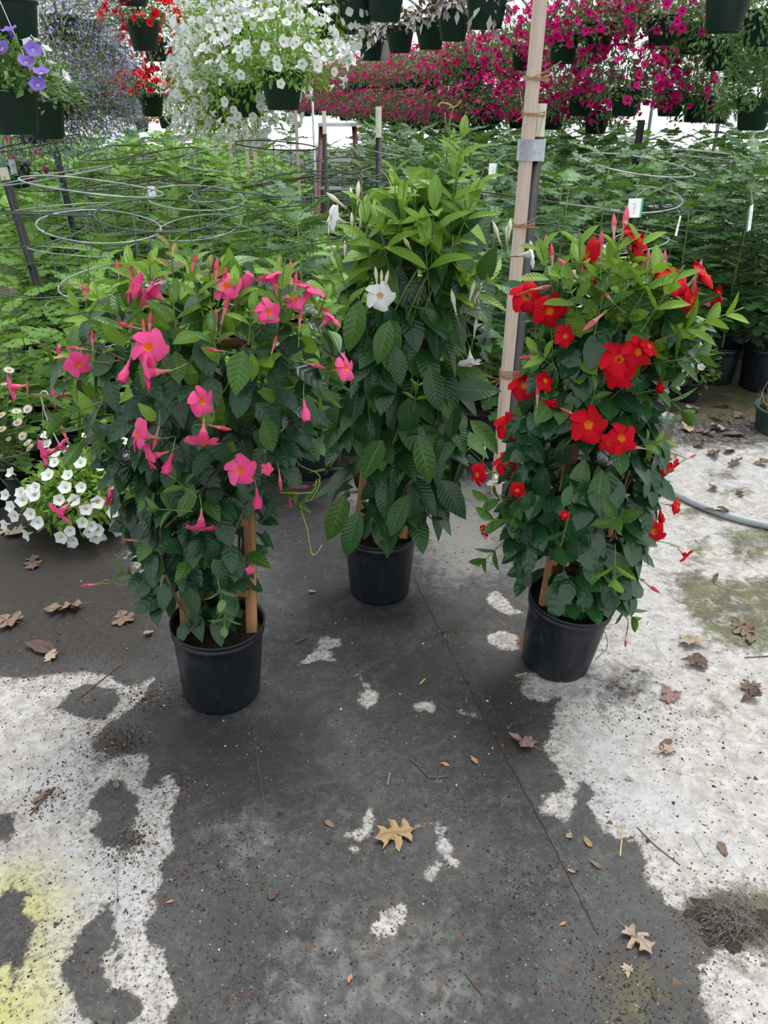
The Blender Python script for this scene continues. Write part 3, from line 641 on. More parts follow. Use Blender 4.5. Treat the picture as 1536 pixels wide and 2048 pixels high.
    def trellis(s, half, top, rungs, ht=.032):
        z0 = s.H*.80; co = []
        for sx in (-1, 1):
            a_ = s.potM[:3, :3]@np.array([sx*half, .01, z0]); xc, _ = s.env(top)
            b_ = np.array([xc-s.base[0]+sx*half*.85, .01, top]); co.append((a_, b_))
            ob('trellis_stake', mesh('trellis_stake', bar(a_, b_, ht, .02), M['wood_trellis']), s.root)
        for r in rungs:
            A = co[0][0]+(co[0][1]-co[0][0])*r; B = co[1][0]+(co[1][1]-co[1][0])*r; y = np.array([0, -.016, 0])
            ob('trellis_rung', mesh('trellis_rung', bar(A+y, B+y, .012, .026, side=(0, 1, 0)), M['wood_trellis']), s.root)
    def vines(s, n, top, mat='stem'):
        for k in range(n):
            pts = []; ph = random.uniform(0, 6.28)
            for q in np.linspace(0, 1, 9):
                z = s.H*.82+(top-s.H*.82)*q; xc, a = s.env(z)
                if q < .12: xc = s.c[0]
                rr = (.03+.55*min(a, .22)*min(1, q*3)); pts.append((xc+rr*math.cos(ph+q*5), s.Y0+rr*.8*math.sin(ph+q*5), z))
            s.stem(pts, [.005, .004, .0025, .0015], mat, n=40)

# ------------------------------------------------------------------ plant one: pink mandevilla
p1 = Plant('pink_mandevilla', 'potted climbing plant covered in pink trumpet flowers on wooden trellis', 'potted plant', (426, 1240), .27, .279, .235,
           [(545, 260, 600), (580, 185, 650), (640, 150, 690), (700, 130, 700), (760, 120, 690), (830, 150, 665), (900, 205, 620), (970, 225, 590), (1050, 240, 555), (1120, 262, 535), (1200, 290, 528), (1245, 340, 505)], lean=(.05, 0))
TM1 = [leaf_t(.56, 'ovate', 6, .10, .22), leaf_t(.52, 'ovate', 6, .16, .38, .15), leaf_t(.60, 'ellip', 6, .06, .15, -.12)]
TMY = [leaf_t(.40, 'ellip', 6, .25, -.15), leaf_t(.36, 'ellip', 6, .30, .2, .1)]
p1.trellis(.098, 1.15, (.17, .42, .70, .95)); p1.vines(6, 1.2)
p1.leaves(540, 420, TM1, ('leaf_pink_plant', 'leaf_mid', 'leaf_young'), .088, .75, .285, 1.30, gaps=((482, 1030, 512, 1110), (484, 1175, 514, 1262), (348, 1180, 380, 1250), (385, 1180, 440, 1205)))
for px, py, fx, fy, fr, sc, kd in [(264, 575, -.7, .3, .6, 1, 'flower'), (300, 580, -.7, .5, .1, 1, 'flower'), (117, 716, -.8, -.1, .35, .9, 'flower'), (157, 730, .5, -.5, .5, .8, 'flower'), (155, 697, -1, .1, .1, .7, 'bud'), (297, 694, -.05, .05, 1, 1.05, 'flower'),
        (290, 746, -.9, -.15, .3, 1.05, 'flower'), (250, 745, -.3, -1, .2, .9, 'wilt'), (20, 776, -.8, -.2, .3, .85, 'flower'), (104, 790, -.8, -.1, .3, .85, 'flower'), (84, 908, -.7, -.25, .4, 1, 'flower'), (120, 888, -.5, .5, .2, .7, 'flower'),
        (275, 868, -.6, .1, .5, 1, 'flower'), (297, 915, -.8, -.3, .4, .9, 'flower'), (336, 930, -.3, -1, .2, .9, 'wilt'), (404, 803, .7, -.1, .6, .85, 'flower'), (452, 572, -.1, .3, .8, .9, 'flower'), (492, 566, .4, .6, .4, .9, 'wilt'),
        (545, 550, -.2, .9, .2, 1, 'flower'), (622, 575, .4, .8, .25, 1, 'flower'), (536, 622, .3, .1, .8, .75, 'flower'), (662, 631, .6, .6, .1, .8, 'flower'), (692, 735, .7, .1, .5, .9, 'flower'), (406, 885, 0, -1, .15, 1.05, 'flower'),
        (481, 940, .05, .05, 1, .95, 'flower'), (611, 824, .15, -1, .1, .9, 'wilt'), (597, 975, .1, -1, .05, .75, 'flower'), (515, 1000, .1, -1, .1, .95, 'wilt'), (402, 1058, 0, -1, .1, 1, 'flower'), (117, 1028, -.5, -.6, .3, 1, 'flower'), (217, 990, -.8, .2, .2, .8, 'flower'),
        (590, 600, .2, .3, .7, .6, 'flower'), (500, 1140, .2, 0, .9, .3, 'flower'), (534, 938, .2, 0, .8, .4, 'flower'),
        (180, 1170, -1, -.12, .1, .8, 'bud'), (236, 540, -.1, 1, .1, .7, 'bud'), (248, 540, .1, 1, .1, .75, 'bud'), (262, 545, .15, 1, .1, .6, 'bud'), (388, 528, .3, 1, .1, .8, 'bud'), (432, 545, .1, 1, .1, .9, 'bud'), (447, 560, .2, 1, 0, .8, 'bud'), (580, 548, .05, 1, 0, .9, 'bud'), (590, 570, .1, 1, 0, .8, 'bud'),
        (300, 650, .1, 1, .1, .85, 'bud'), (288, 660, -.1, 1, .1, .7, 'bud'), (258, 652, -.8, .2, .1, .8, 'bud'), (450, 620, .3, 1, .1, .95, 'bud'), (432, 640, 0, 1, .1, .7, 'bud'), (185, 680, 0, 1, .1, .7, 'bud'), (176, 588, 0, 1, 0, .7, 'bud'), (168, 585, -.2, 1, 0, .6, 'bud'),
        (628, 730, .9, -.3, .2, .8, 'bud'), (440, 855, .9, -.2, .2, .8, 'bud'), (312, 875, -.2, -1, .2, .8, 'bud'), (600, 640, .1, 1, .1, .8, 'bud'), (548, 690, .3, 1, .1, .6, 'bud'), (560, 960, .1, -1, 0, .8, 'bud'), (55, 775, 0, 1, 0, .5, 'bud'), (130, 870, -.4, 1, 0, .8, 'bud'), (430, 700, -.9, .1, .2, .6, 'bud'), (260, 1080, -.9, .1, .3, .6, 'bud'), (580, 1000, .1, -1, 0, .7, 'bud')]:
    p1.flower(PINK, px, py, fx, fy, fr, sc, kd)
for pl, mt, r in [(((120, 800), (70, 790), (50, 788), (30, 785)), 'stem_red', .0016), (((190, 815), (130, 795), (60, 788)), 'stem_red', .002), (((230, 800), (110, 830), (60, 900), (0, 918)), 'stem', .0016), (((250, 930), (180, 895), (120, 900), (90, 912)), 'stem_red', .002), (((250, 720), (180, 690), (130, 700), (60, 682)), 'stem', .0018),
        (((240, 720), (210, 725), (170, 720)), 'stem_red', .0018), (((560, 985), (625, 985), (632, 960), (640, 965), (622, 1000), (600, 1008), (615, 1060), (622, 1105), (632, 1108), (644, 1090)), 'stem_lime', .0018), (((585, 900), (600, 930), (632, 945), (640, 958), (625, 972)), 'stem_lime', .0012),
        (((480, 700), (520, 660), (500, 650)), 'stem', .0015), (((360, 740), (390, 720), (420, 700)), 'stem', .0018), (((470, 720), (455, 770), (435, 800), (430, 830)), 'stem_red', .002), (((540, 560), (480, 600), (440, 640)), 'stem_red', .0018), (((610, 590), (590, 620), (560, 660)), 'stem_red', .0018), (((200, 1000), (160, 1010), (130, 1020)), 'stem_red', .0018),
        (((290, 1140), (250, 1170), (215, 1160), (195, 1168)), 'stem_green', .0015), (((500, 1000), (470, 1060), (445, 1150)), 'stem', .003), (((320, 1060), (325, 1130), (350, 1190), (380, 1250)), 'stem', .004), (((350, 1010), (300, 1040), (260, 1050)), 'stem_lime', .0016), (((180, 585), (155, 570), (120, 570)), 'stem_red', .0013), (((640, 700), (665, 720), (655, 760)), 'stem_red', .0013)]:
    p1.stem([p1.front(x, y, .78, 0.) for x, y in pl], r, mt)
for px, py, dx, dz, n, m_, L in [(345, 540, .1, 1, 3, 'leaf_bronze', .05), (270, 560, -.1, 1, 2, 'leaf_young', .06), (300, 560, .2, 1, 2, 'leaf_young', .06), (395, 590, -.1, 1, 3, 'leaf_young', .065), (470, 600, .1, 1, 2, 'leaf_young', .06), (560, 610, .2, 1, 3, 'leaf_young', .07), (640, 625, .4, 1, 2, 'leaf_young', .06), (215, 620, -.4, .8, 2, 'leaf_young', .06), (110, 730, -.9, .5, 2, 'leaf_mid', .07), (160, 820, -.9, -.3, 2, 'leaf_mid', .08), (180, 850, -.5, -.8, 2, 'leaf_mid', .09), (500, 650, .2, 1, 2, 'leaf_young', .06), (430, 690, 0, .8, 2, 'leaf_mid', .06), (350, 640, .1, 1, 2, 'leaf_mid', .07), (250, 660, -.2, 1, 2, 'leaf_mid', .07),
        (440, 1180, .15, -1, 3, 'leaf_pale', .052), (450, 1235, -.1, -1, 2, 'leaf_pale', .05), (345, 1020, -.8, .2, 2, 'leaf_mid', .06), (370, 975, -.3, .5, 2, 'leaf_mid', .055), (590, 1010, .7, .5, 2, 'leaf_mid', .05), (265, 1150, -.6, .4, 2, 'leaf_mid', .05), (560, 560, 0, 1, 2, 'leaf_bronze', .045), (420, 560, .1, 1, 2, 'leaf_bronze', .045), (180, 640, -.5, .7, 2, 'leaf_young', .06)]:
    p1.sprig(p1.front(px, py, .95), np.array([dx, -.25, dz]), n, TMY if m_ != 'leaf_pale' else TM1, m_, L)

# ------------------------------------------------------------------ plant two: white mandevilla
p2 = Plant('white_mandevilla', 'tall potted climbing plant with quilted leaves and few white trumpet flowers', 'potted plant', (759, 1058), .262, .272, .222,
           [(330, 880, 935), (390, 770, 945), (440, 705, 970), (520, 675, 985), (600, 650, 975), (680, 640, 955), (760, 635, 945), (850, 640, 950), (940, 655, 925), (1000, 662, 905), (1050, 675, 885), (1080, 695, 850)], lean=(.01, 0))
TM2 = [leaf_t(.46, 'ellip', 7, .10, .28, 0, .006), leaf_t(.43, 'ellip', 7, .17, .45, .12, .006), leaf_t(.50, 'ovate', 7, .07, .2, -.1, .006)]
TM2Y = [leaf_t(.36, 'ellip', 7, .22, .35, .1, .006), leaf_t(.33, 'ellip', 7, .28, .1, 0, .006)]
p2.trellis(.085, 1.3, (.3, .62, .92)); p2.vines(5, 1.38, 'stem_green')
p2.leaves(290, 200, TM2, ('leaf_white_plant', 'leaf_mid', 'leaf_young'), .160, .9, .31, 1.42, gaps=((694, 955, 728, 1085),))
for px, py, fx, fy, fr, sc, kd in [(760, 592, .05, -.05, 1, 1.1, 'flower'), (662, 437, -.85, .1, .4, 1.15, 'flower'), (941, 728, .05, -1, .1, 1, 'flower'), (1066, 508, .9, .05, .2, 1.05, 'flower'), (993, 966, .1, -.9, .3, .9, 'flower'), (674, 402, -.8, .6, .1, 1.1, 'bud'), (716, 388, .05, 1, 0, 1.1, 'bud'), (703, 395, -.1, 1, 0, .9, 'bud'), (722, 430, .05, 1, .1, 1.1, 'bud'), (704, 445, -.05, 1, .1, .8, 'bud'), (676, 496, -1, -.1, .2, 1.2, 'bud'),
        (816, 490, -.3, .2, .8, 1, 'bud'), (994, 468, -.3, .9, 0, 1.15, 'bud'), (1019, 460, .1, 1, 0, 1, 'bud'), (1013, 472, 0, 1, 0, .9, 'bud'), (908, 606, -.2, .9, .2, 1.1, 'bud'), (943, 586, .25, 1, .1, 1, 'bud'), (955, 589, .4, 1, .1, 1.05, 'bud'), (950, 658, .15, 1, .1, .9, 'bud'), (753, 556, -.1, 1, .2, .9, 'bud'), (763, 560, 0, 1, .2, .8, 'bud'), (772, 563, .2, .9, .2, .9, 'bud'), (968, 906, .1, 1, .1, .8, 'bud'), (690, 500, 0, 1, 0, .8, 'bud')]:
    p2.flower(WHITE, px, py, fx, fy, fr, sc, kd)
for pl, mt, r in [(((850, 620), (880, 540), (930, 440), (925, 370), (935, 320), (900, 260), (903, 232), (907, 215)), 'stem_green', .0022), (((822, 650), (860, 530), (905, 420), (912, 340), (905, 290), (893, 255), (890, 225)), 'stem_green', .002), (((760, 700), (800, 600), (860, 500), (900, 440)), 'stem_green', .003), (((812, 640), (850, 560), (900, 500), (905, 470)), 'stem_green', .003),
        (((907, 215), (896, 208), (882, 206), (876, 214)), 'stem_lime', .0022), (((907, 215), (918, 208), (922, 202)), 'stem_lime', .0018), (((790, 440), (785, 390), (778, 360), (762, 340)), 'stem_lime', .0018), (((820, 800), (825, 760), (815, 700)), 'stem_green', .004), (((780, 900), (800, 850), (812, 800)), 'stem_green', .004), (((930, 560), (985, 530), (1010, 515), (1040, 512)), 'stem_green', .002),
        (((1010, 515), (1013, 500), (1003, 485)), 'stem_green', .0015), (((900, 640), (925, 640), (945, 600)), 'stem_green', .002), (((930, 640), (945, 690), (938, 705)), 'stem_green', .0015), (((720, 520), (715, 470), (705, 430)), 'stem_green', .002), (((740, 860), (735, 790), (728, 730)), 'stem_green', .003), (((930, 905), (945, 890), (956, 874)), 'stem_green', .0025), (((940, 900), (965, 925), (985, 950)), 'stem_green', .0015)]:
    p2.stem([p2.front(x, y, .78, 0.) for x, y in pl], r, mt)
for px, py, dx, dz, n, L in [(905, 400, .1, 1, 4, .11), (890, 330, .15, 1, 3, .055), (915, 360, .1, 1, 3, .07), (790, 400, 0, 1, 3, .075), (800, 450, .1, 1, 3, .10), (735, 480, -.1, 1, 3, .10), (690, 570, -.3, 1, 3, .09), (865, 470, 0, 1, 2, .13), (930, 440, .3, 1, 3, .10), (855, 540, -.1, .8, 2, .14), (690, 620, -.4, .7, 2, .10), (700, 650, -.3, 1, 2, .08), (770, 500, -.2, 1, 2, .12), (940, 590, .6, .6, 2, .12), (830, 800, .1, 1, 3, .05), (725, 640, -.3, 1, 1, .10), (905, 290, .05, 1, 2, .035)]:
    p2.sprig(p2.front(px, py, .9), np.array([dx, -.3, dz]), n, TM2Y, 'leaf_young', L)
BIGL = [(mesh('leaf', g, M[m_])) for g in TM2 for m_ in ('leaf_mid', 'leaf_white_plant', 'leaf_white_plant')]
for px, py, dx, dz, L in [(880, 960, .55, -.8, .155), (815, 990, -.45, -.9, .15), (765, 880, -.5, -.8, .14), (835, 870, .3, -.9, .16), (690, 990, -.35, -.95, .17), (720, 1020, -.3, -.9, .17), (905, 780, .9, .1, .15), (680, 790, -.9, -.2, .16), (940, 840, .7, -.6, .14), (720, 600, -.2, -.9, .15), (780, 640, -.3, -.9, .13), (790, 690, .15, -1, .12), (860, 730, .2, -1, .14), (640, 690, -.9, -.1, .13), (1000, 570, .9, -.2, .12), (960, 560, .3, .8, .11)]:
    p = p2.front(px, py, 1.); ax = nrm([dx, -.35, dz]); ob('leaf', random.choice(BIGL), p2.root, p2.local(basis(ax, np.array([0, -.6, .6])+rng.normal(0, .15, 3), p, L)))

# ------------------------------------------------------------------ plant three: red mandevilla
p3 = Plant('red_mandevilla', 'leaning potted climbing plant with glossy leaves and bright red trumpet flowers', 'potted plant', (1127, 1190), .262, .266, .22,
           [(525, 1140, 1320), (555, 1085, 1365), (600, 1070, 1395), (660, 1090, 1400), (730, 1060, 1345), (800, 1045, 1330), (870, 1025, 1325), (950, 1005, 1320), (1030, 995, 1300), (1100, 1015, 1290), (1160, 1040, 1272), (1210, 1060, 1235)], lean=(.085, .06))
TM3 = [leaf_t(.58, 'obov', 6, .07, .2), leaf_t(.54, 'obov', 6, .14, .32, .1), leaf_t(.62, 'ellip', 6, .05, .12, -.1)]
TM3Y = [leaf_t(.46, 'ellip', 6, .22, .15), leaf_t(.42, 'obov', 6, .28, -.1, .1)]
p3.trellis(.078, 1.1, (.17, .55, .85)); p3.vines(6, 1.2)
p3.leaves(560, 380, TM3, ('leaf_red_plant', 'leaf_mid', 'leaf_young'), .098, .8, .275, 1.28, gaps=((1062, 1110, 1106, 1205), (1130, 893, 1225, 932), (1108, 1116, 1180, 1142), (1096, 930, 1140, 985)))
for px, py, fx, fy, fr, sc, kd in [(1053, 593, -.25, .05, .9, 1.15, 'flower'), (1099, 622, .05, -.5, .8, 1.1, 'flower'), (1272, 468, .5, .45, .5, 1.1, 'flower'), (1284, 495, .7, -.1, .4, 1.05, 'flower'), (1175, 508, -.85, .2, .35, 1.05, 'flower'), (1352, 562, .3, .3, .8, 1.1, 'flower'), (1410, 546, .6, .4, .5, 1.15, 'flower'), (1385, 598, .6, -.4, .5, 1, 'flower'), (1438, 606, .95, -.05, .2, 1.1, 'flower'), (1330, 545, -.1, .5, .7, .8, 'flower'),
        (1130, 672, .3, -.2, .8, .75, 'flower'), (1238, 718, -.1, .05, 1, 1.2, 'flower'), (1240, 750, -.1, -.4, .9, 1., 'flower'), (1275, 704, .15, -.1, .9, 1, 'flower'), (1299, 692, .4, .3, .6, .7, 'flower'), (1047, 772, -.2, .1, .9, 1.05, 'flower'), (1090, 762, .3, .1, .7, .7, 'flower'), (1099, 806, .3, -.2, .6, .9, 'wilt'), (1016, 853, -.15, -.05, .9, 1, 'flower'), (1177, 850, 0, -.05, 1, 1.25, 'flower'), (1243, 877, 0, -.05, 1, 1.05, 'flower'), (1218, 885, -.2, -.1, .6, .7, 'flower'),
        (955, 949, -.8, -.1, .5, .9, 'flower'), (1011, 926, -.3, .3, .7, .95, 'flower'), (1342, 938, .45, -.7, .4, 1.05, 'flower'), (1333, 884, .6, -.1, .3, .6, 'flower'), (1355, 1012, .5, -.1, .5, .7, 'flower'), (1322, 1032, .1, -1, .1, .8, 'wilt'), (1308, 1063, .05, -.05, 1, 1., 'flower'), (1374, 1113, .6, -.6, .3, .7, 'flower'), (967, 1064, -.8, -.2, .3, .6, 'flower'), (1130, 1030, 0, 0, 1, .35, 'flower'), (1035, 980, -.2, -.3, .6, .6, 'flower'), (1190, 560, -.1, .2, .8, .3, 'flower'),
        (1228, 457, 0, 1, 0, 1, 'bud'), (1250, 447, .15, 1, 0, 1.2, 'bud'), (1092, 498, 0, 1, 0, 1, 'bud'), (1104, 515, -.05, 1, 0, 1, 'bud'), (1138, 540, -.7, .7, .1, 1.1, 'bud'), (1162, 525, -.1, 1, 0, 1, 'bud'), (1202, 493, .05, 1, 0, 1.1, 'bud'), (1295, 525, .1, 1, 0, .9, 'bud'), (1309, 525, .25, 1, 0, .9, 'bud'), (1329, 525, .05, 1, 0, .9, 'bud'), (1394, 549, .3, 1, .1, 1.1, 'bud'), (1190, 641, -.7, -.6, .2, 1.2, 'bud'), (1082, 576, .9, .1, .3, .8, 'bud'), (1216, 593, -.6, .5, .3, .8, 'bud'),
        (1062, 715, -.95, -.05, .1, 1, 'bud'), (1075, 792, 0, 1, .2, .9, 'bud'), (1140, 825, -.8, .3, .2, .8, 'bud'), (1300, 1172, .8, -.6, .2, 1.05, 'bud'), (1252, 1280, -.1, -1, 0, .7, 'bud'), (1380, 915, .8, .4, .1, .6, 'bud'), (1275, 895, -.9, .1, .3, .8, 'bud'), (1320, 770, -.1, -1, .2, .8, 'wilt'), (1175, 530, -.1, 1, 0, .8, 'bud')]:
    p3.flower(RED, px, py, fx, fy, fr, sc, kd)
for pl, mt, r in [(((1210, 600), (1235, 545), (1265, 500)), 'stem_green', .002), (((1225, 560), (1230, 500), (1228, 475)), 'stem_green', .0018), (((1280, 640), (1340, 600), (1400, 598), (1425, 603)), 'stem_green', .002), (((1330, 640), (1360, 590), (1390, 560)), 'stem_green', .002), (((1100, 640), (1105, 700), (1100, 780)), 'stem_green', .0015), (((1060, 860), (1040, 855), (1030, 850)), 'stem_green', .0015), (((1040, 960), (990, 945), (960, 940)), 'stem_green', .0018),
        (((1290, 1080), (1330, 1085), (1360, 1095)), 'stem_green', .0015), (((1235, 1130), (1255, 1150), (1290, 1160)), 'stem_green', .002), (((1240, 1220), (1255, 1240), (1253, 1270)), 'stem_green', .0015), (((1200, 1240), (1215, 1290), (1190, 1320)), 'stem', .0012), (((1300, 900), (1340, 905), (1375, 918)), 'stem_green', .0018), (((1260, 940), (1250, 970), (1240, 1000)), 'stem', .003), (((1030, 1050), (990, 1040), (960, 1060)), 'stem_lime', .0013), (((1270, 760), (1265, 800), (1280, 830)), 'stem_green', .0018)]:
    p3.stem([p3.front(x, y, .78, 0.) for x, y in pl], r, mt)
for px, py, dx, dz, n, m_, L in [(1100, 560, -.4, .9, 3, 'leaf_young', .08), (1160, 560, -.2, 1, 3, 'leaf_young', .085), (1210, 570, .1, 1, 3, 'leaf_young', .085), (1250, 560, .2, 1, 3, 'leaf_young', .085), (1290, 580, .3, 1, 2, 'leaf_young', .085), (1310, 620, .3, .9, 3, 'leaf_young', .08), (1370, 660, .9, .5, 3, 'leaf_young', .09), (1150, 610, -.4, .8, 2, 'leaf_young', .08), (1200, 620, 0, .9, 2, 'leaf_mid', .085), (1090, 720, -.6, .5, 2, 'leaf_young', .06), (1350, 720, .6, .2, 2, 'leaf_mid', .09), (1340, 800, .6, -.5, 2, 'leaf_mid', .08), (1185, 800, 0, 1, 2, 'leaf_mid', .05),
        (1290, 890, .5, .3, 3, 'leaf_young', .05), (1230, 1130, 0, -.6, 2, 'leaf_young', .075), (1240, 1040, -.2, .2, 2, 'leaf_mid', .08), (1010, 1040, -.7, .2, 2, 'leaf_mid', .075), (990, 1100, -.6, -.5, 2, 'leaf_mid', .075), (1250, 1215, .5, -.6, 2, 'leaf_mid', .07), (1310, 780, .4, .2, 2, 'leaf_mid', .07), (1130, 1060, -.2, -.8, 2, 'leaf_red_plant', .09), (1000, 1000, -.8, .1, 2, 'leaf_mid', .07)]:
    p3.sprig(p3.front(px, py, .95), np.array([dx, -.3, dz]), n, TM3Y, m_, L)

# ------------------------------------------------------------------ petunias, daisies and hanging baskets
def petunia_geo(r=.027, lobes=5, seg=10):
    V = [(0, 0, -.012)]; F = []; MI = []
    for i, (rr, z) in enumerate(((.25, -.006), (.62, 0.), (1., .002))):
        for k in range(seg):
            a = 2*math.pi*k/seg; q = 1+(.09*math.cos(lobes*a) if i == 2 else 0)
            V.append((r*rr*q*math.cos(a), r*rr*q*math.sin(a), z+(.0035*math.sin(lobes*a+1) if i == 2 else 0)))
    F += [[0, 1+k, 1+(k+1) % seg, 1+(k+1) % seg] for k in range(seg)]; MI += [1]*seg
    for i in range(2):
        F += [[1+i*seg+k, 1+(i+1)*seg+k, 1+(i+1)*seg+(k+1) % seg, 1+i*seg+(k+1) % seg] for k in range(seg)]; MI += [0]*seg
    g = Geo(V, F, None, MI)
    return join([g, lathe([(r*.34, -.004), (r*.16, -.022), (.001, -.034)], 6).mi(0)])
PG = petunia_geo()
PSM = Geo([(0, 0, -.006)]+[((.026 if k % 2 == 0 else .021)*math.cos(math.pi*k/4), (.026 if k % 2 == 0 else .021)*math.sin(math.pi*k/4), 0) for k in range(8)], [[0, 1+k, 1+(k+1) % 8, 1+(k+1) % 8] for k in range(8)])
PETM = {c: mesh('blossom', PG, [M['pet_'+c], M['pet_'+c+'_throat'] if c != 'white' else M['pet_throat']]) for c in ('white', 'mag', 'red', 'purple')}
SL = [leaf_t(.42, 'ellip', 2, .12, .3, ks=(-1, 0, 1)), leaf_t(.36, 'ellip', 2, .2, .1, .1, ks=(-1, 0, 1))]
SLN = [leaf_t(.16, 'ellip', 2, .1, .2, ks=(-1, 0, 1)), leaf_t(.22, 'ellip', 2, .1, -.1, ks=(-1, 0, 1))]
def dome_pts(n, R, zr, zlo, rng_=(.8, 1.)):
    out = []
    while len(out) < n:
        d = rng.normal(0, 1, 3); d = nrm(d)
        if d[2] < zlo: continue
        k = random.uniform(*rng_); out.append((np.array([d[0]*R*k, d[1]*R*k, d[2]*zr*k]), nrm([d[0]/R, d[1]/R, d[2]/zr])))
    return out
def foliage_mesh(n, R, zr, zlo, L, mat, tm=SL, seed=0, droop=.3):
    Ms = []
    for p, d in dome_pts(n, R, zr, zlo, (.35, 1.)):
        ax = nrm(d+np.array([0, 0, -droop])+rng.normal(0, .5, 3)); Ms.append(basis(ax, d+np.array([0, 0, .6])+rng.normal(0, .3, 3), p-ax*L*.3, L*random.uniform(.6, 1.3)))
    return mesh('foliage', scatter(tm, Ms), M[mat])
def blossom_mesh(n, R, zr, zlo, mat, s=1., tm=None):
    Ms = []
    for p, d in dome_pts(n, R, zr, zlo, (.9, 1.08)): Ms.append(facing(d+rng.normal(0, .35, 3)+np.array([0, 0, .15]), p, s*random.uniform(.75, 1.15), random.uniform(0, 6)))
    return mesh('blossoms', scatter(tm or [PSM], Ms), M[mat])
def basket_pot(D): 
    r = D/2; H = D*.78
    return lathe([(.001, -H), (r*.66, -H), (r*.69, -H*.97), (r*.70, -H*.93), (r*.72, -H*.92), (r*.95, -H*.1), (r*.96, -H*.09), (r*1.0, -H*.08), (r*1.0, 0), (r*.95, 0), (r*.93, -H*.15), (.001, -H*.15)], 24)
POTM = {}
def get_pot(D, mat):
    k = (round(D, 3), mat)
    if k not in POTM: POTM[k] = mesh('pot', basket_pot(D), M[mat])
    return POTM[k]
HANGM = {}
def hang_mesh(D, up):
    k = (round(D, 2), round(up, 1))
    if k not in HANGM:
        up = k[1]; r = D*.49
        HANGM[k] = mesh('hanger', join([tube([(r*math.cos(a), r*math.sin(a), -.01), (0, 0, up*.92)], .0018, 4) for a in (.4, 2.5, 4.6)]+[tube([(0, 0, up*.92), (0, 0, up)], .003, 4)]), M['hanger'])
    return HANGM[k]
def basket(name, label, pos, D, group, fol, hang=.45, pot='pot_green', blossoms=None, flowers=None, extra=None):
    b = thing(name, label, 'hanging basket', np.asarray(pos), group); rz = random.uniform(0, 6.28)
    ob('pot', get_pot(D, pot), b); 
    if hang: ob('hanger', hang_mesh(D, hang), b)
    if fol is not None: stuffpart(ob('foliage', random.choice(fol), b, T((0, 0, .0), 1, rz)))
    if blossoms is not None: stuffpart(ob('blossoms', random.choice(blossoms), b, T((0, 0, 0), 1, rz)))
    if extra is not None: stuffpart(ob('twiggy_growth', random.choice(extra), b, T((0, 0, 0), 1, rz)))
    if flowers:
        me, n, R, zr, zlo, s = flowers
        for p, d in dome_pts(n, R, zr, zlo, (.95, 1.1)):
            ob('flower', me, b, facing(d+rng.normal(0, .3, 3)+np.array([0, 0, .1]), p, s*random.uniform(.8, 1.15), random.uniform(0, 6)))
    return b

# white petunias: big basket and its row
wf = [foliage_mesh(1500, .33, .33, -.35, .045, 'pet_leaf_lime') for _ in range(2)]
wb = [blossom_mesh(300, .41, .41, -.85, 'pet_white', 1.1) for _ in range(2)]
wfl = [foliage_mesh(1100, .38, .40, -.75, .045, 'pet_leaf_lime') for _ in range(2)]
c0 = P(562, 140, 4.3)
basket('petunia_basket', 'big dark green hanging basket of round white petunias over lime foliage', c0, .255, None, wf[:1], flowers=(PETM['white'], 150, .37, .36, -.22, 1.))
c1 = P(487, 163, 4.75); c2 = P(447, 182, 5.3)
basket('petunia_basket', 'middle white petunia hanging basket behind the big lime foliage one', c1, .25, None, wfl[:1], flowers=(PETM['white'], 170, .39, .39, -.6, 1.))
basket('petunia_basket', 'white petunia hanging basket behind the middle one, trailing low', c2, .25, None, wfl[1:], flowers=(PETM['white'], 190, .41, .43, -.85, 1.))
for px, py, z in ((470, 40, 4.9), (440, 160, 5.9), (424, 182, 6.6), (432, 90, 6.3), (420, 30, 7.4), (412, 205, 7.6), (412, 120, 7.8), (640, 10, 5.2)):
    basket('petunia_basket', 'white petunia hanging basket in the trailing row before the corrugated sheet', P(px, py, z), .25, 'white petunia baskets in a row', wfl, blossoms=wb)
# red petunias
rf = [foliage_mesh(700, .26, .24, -.25, .04, 'pet_leaf') for _ in range(2)]; rfb = [foliage_mesh(900, .34, .42, -.75, .04, 'pet_leaf') for _ in range(1)]
rb_ = [blossom_mesh(90, .28, .26, -.2, 'pet_red', 1.1)]
basket('petunia_basket', 'dark green hanging basket of scarlet petunias hung above a wider flatter red one', P(284, 40, 5.9), .26, None, rf, flowers=(PETM['red'], 70, .30, .24, -.2, 1.))
basket('petunia_basket', 'lower hanging basket densely topped with scarlet petunias', P(300, 186, 7.2), .25, None, [foliage_mesh(700, .36, .17, -.25, .045, 'pet_leaf')], flowers=(PETM['red'], 120, .40, .20, -.15, 1.25))
basket('petunia_basket', 'round scarlet petunia hanging basket spilling down behind the upper red one', P(308, 75, 7.3), .25, None, rfb, flowers=(PETM['red'], 85, .36, .42, -.75, 1.1))
basket('petunia_basket', 'small far scarlet petunia hanging basket above the tomato path', P(282, 238, 13), .25, None, rf, blossoms=rb_)
basket('fern_basket', 'far green leafy hanging basket above the tomato path', P(330, 232, 14), .26, None, [foliage_mesh(400, .24, .3, -.2, .07, 'pet_leaf_lime')])
tag(ob('upper_basket_pot', get_pot(.27, 'pot_green'), None, T(P(258, -58, 5.6))), 'dark basket pot hanging above the scarlet petunia basket', 'hanging basket')
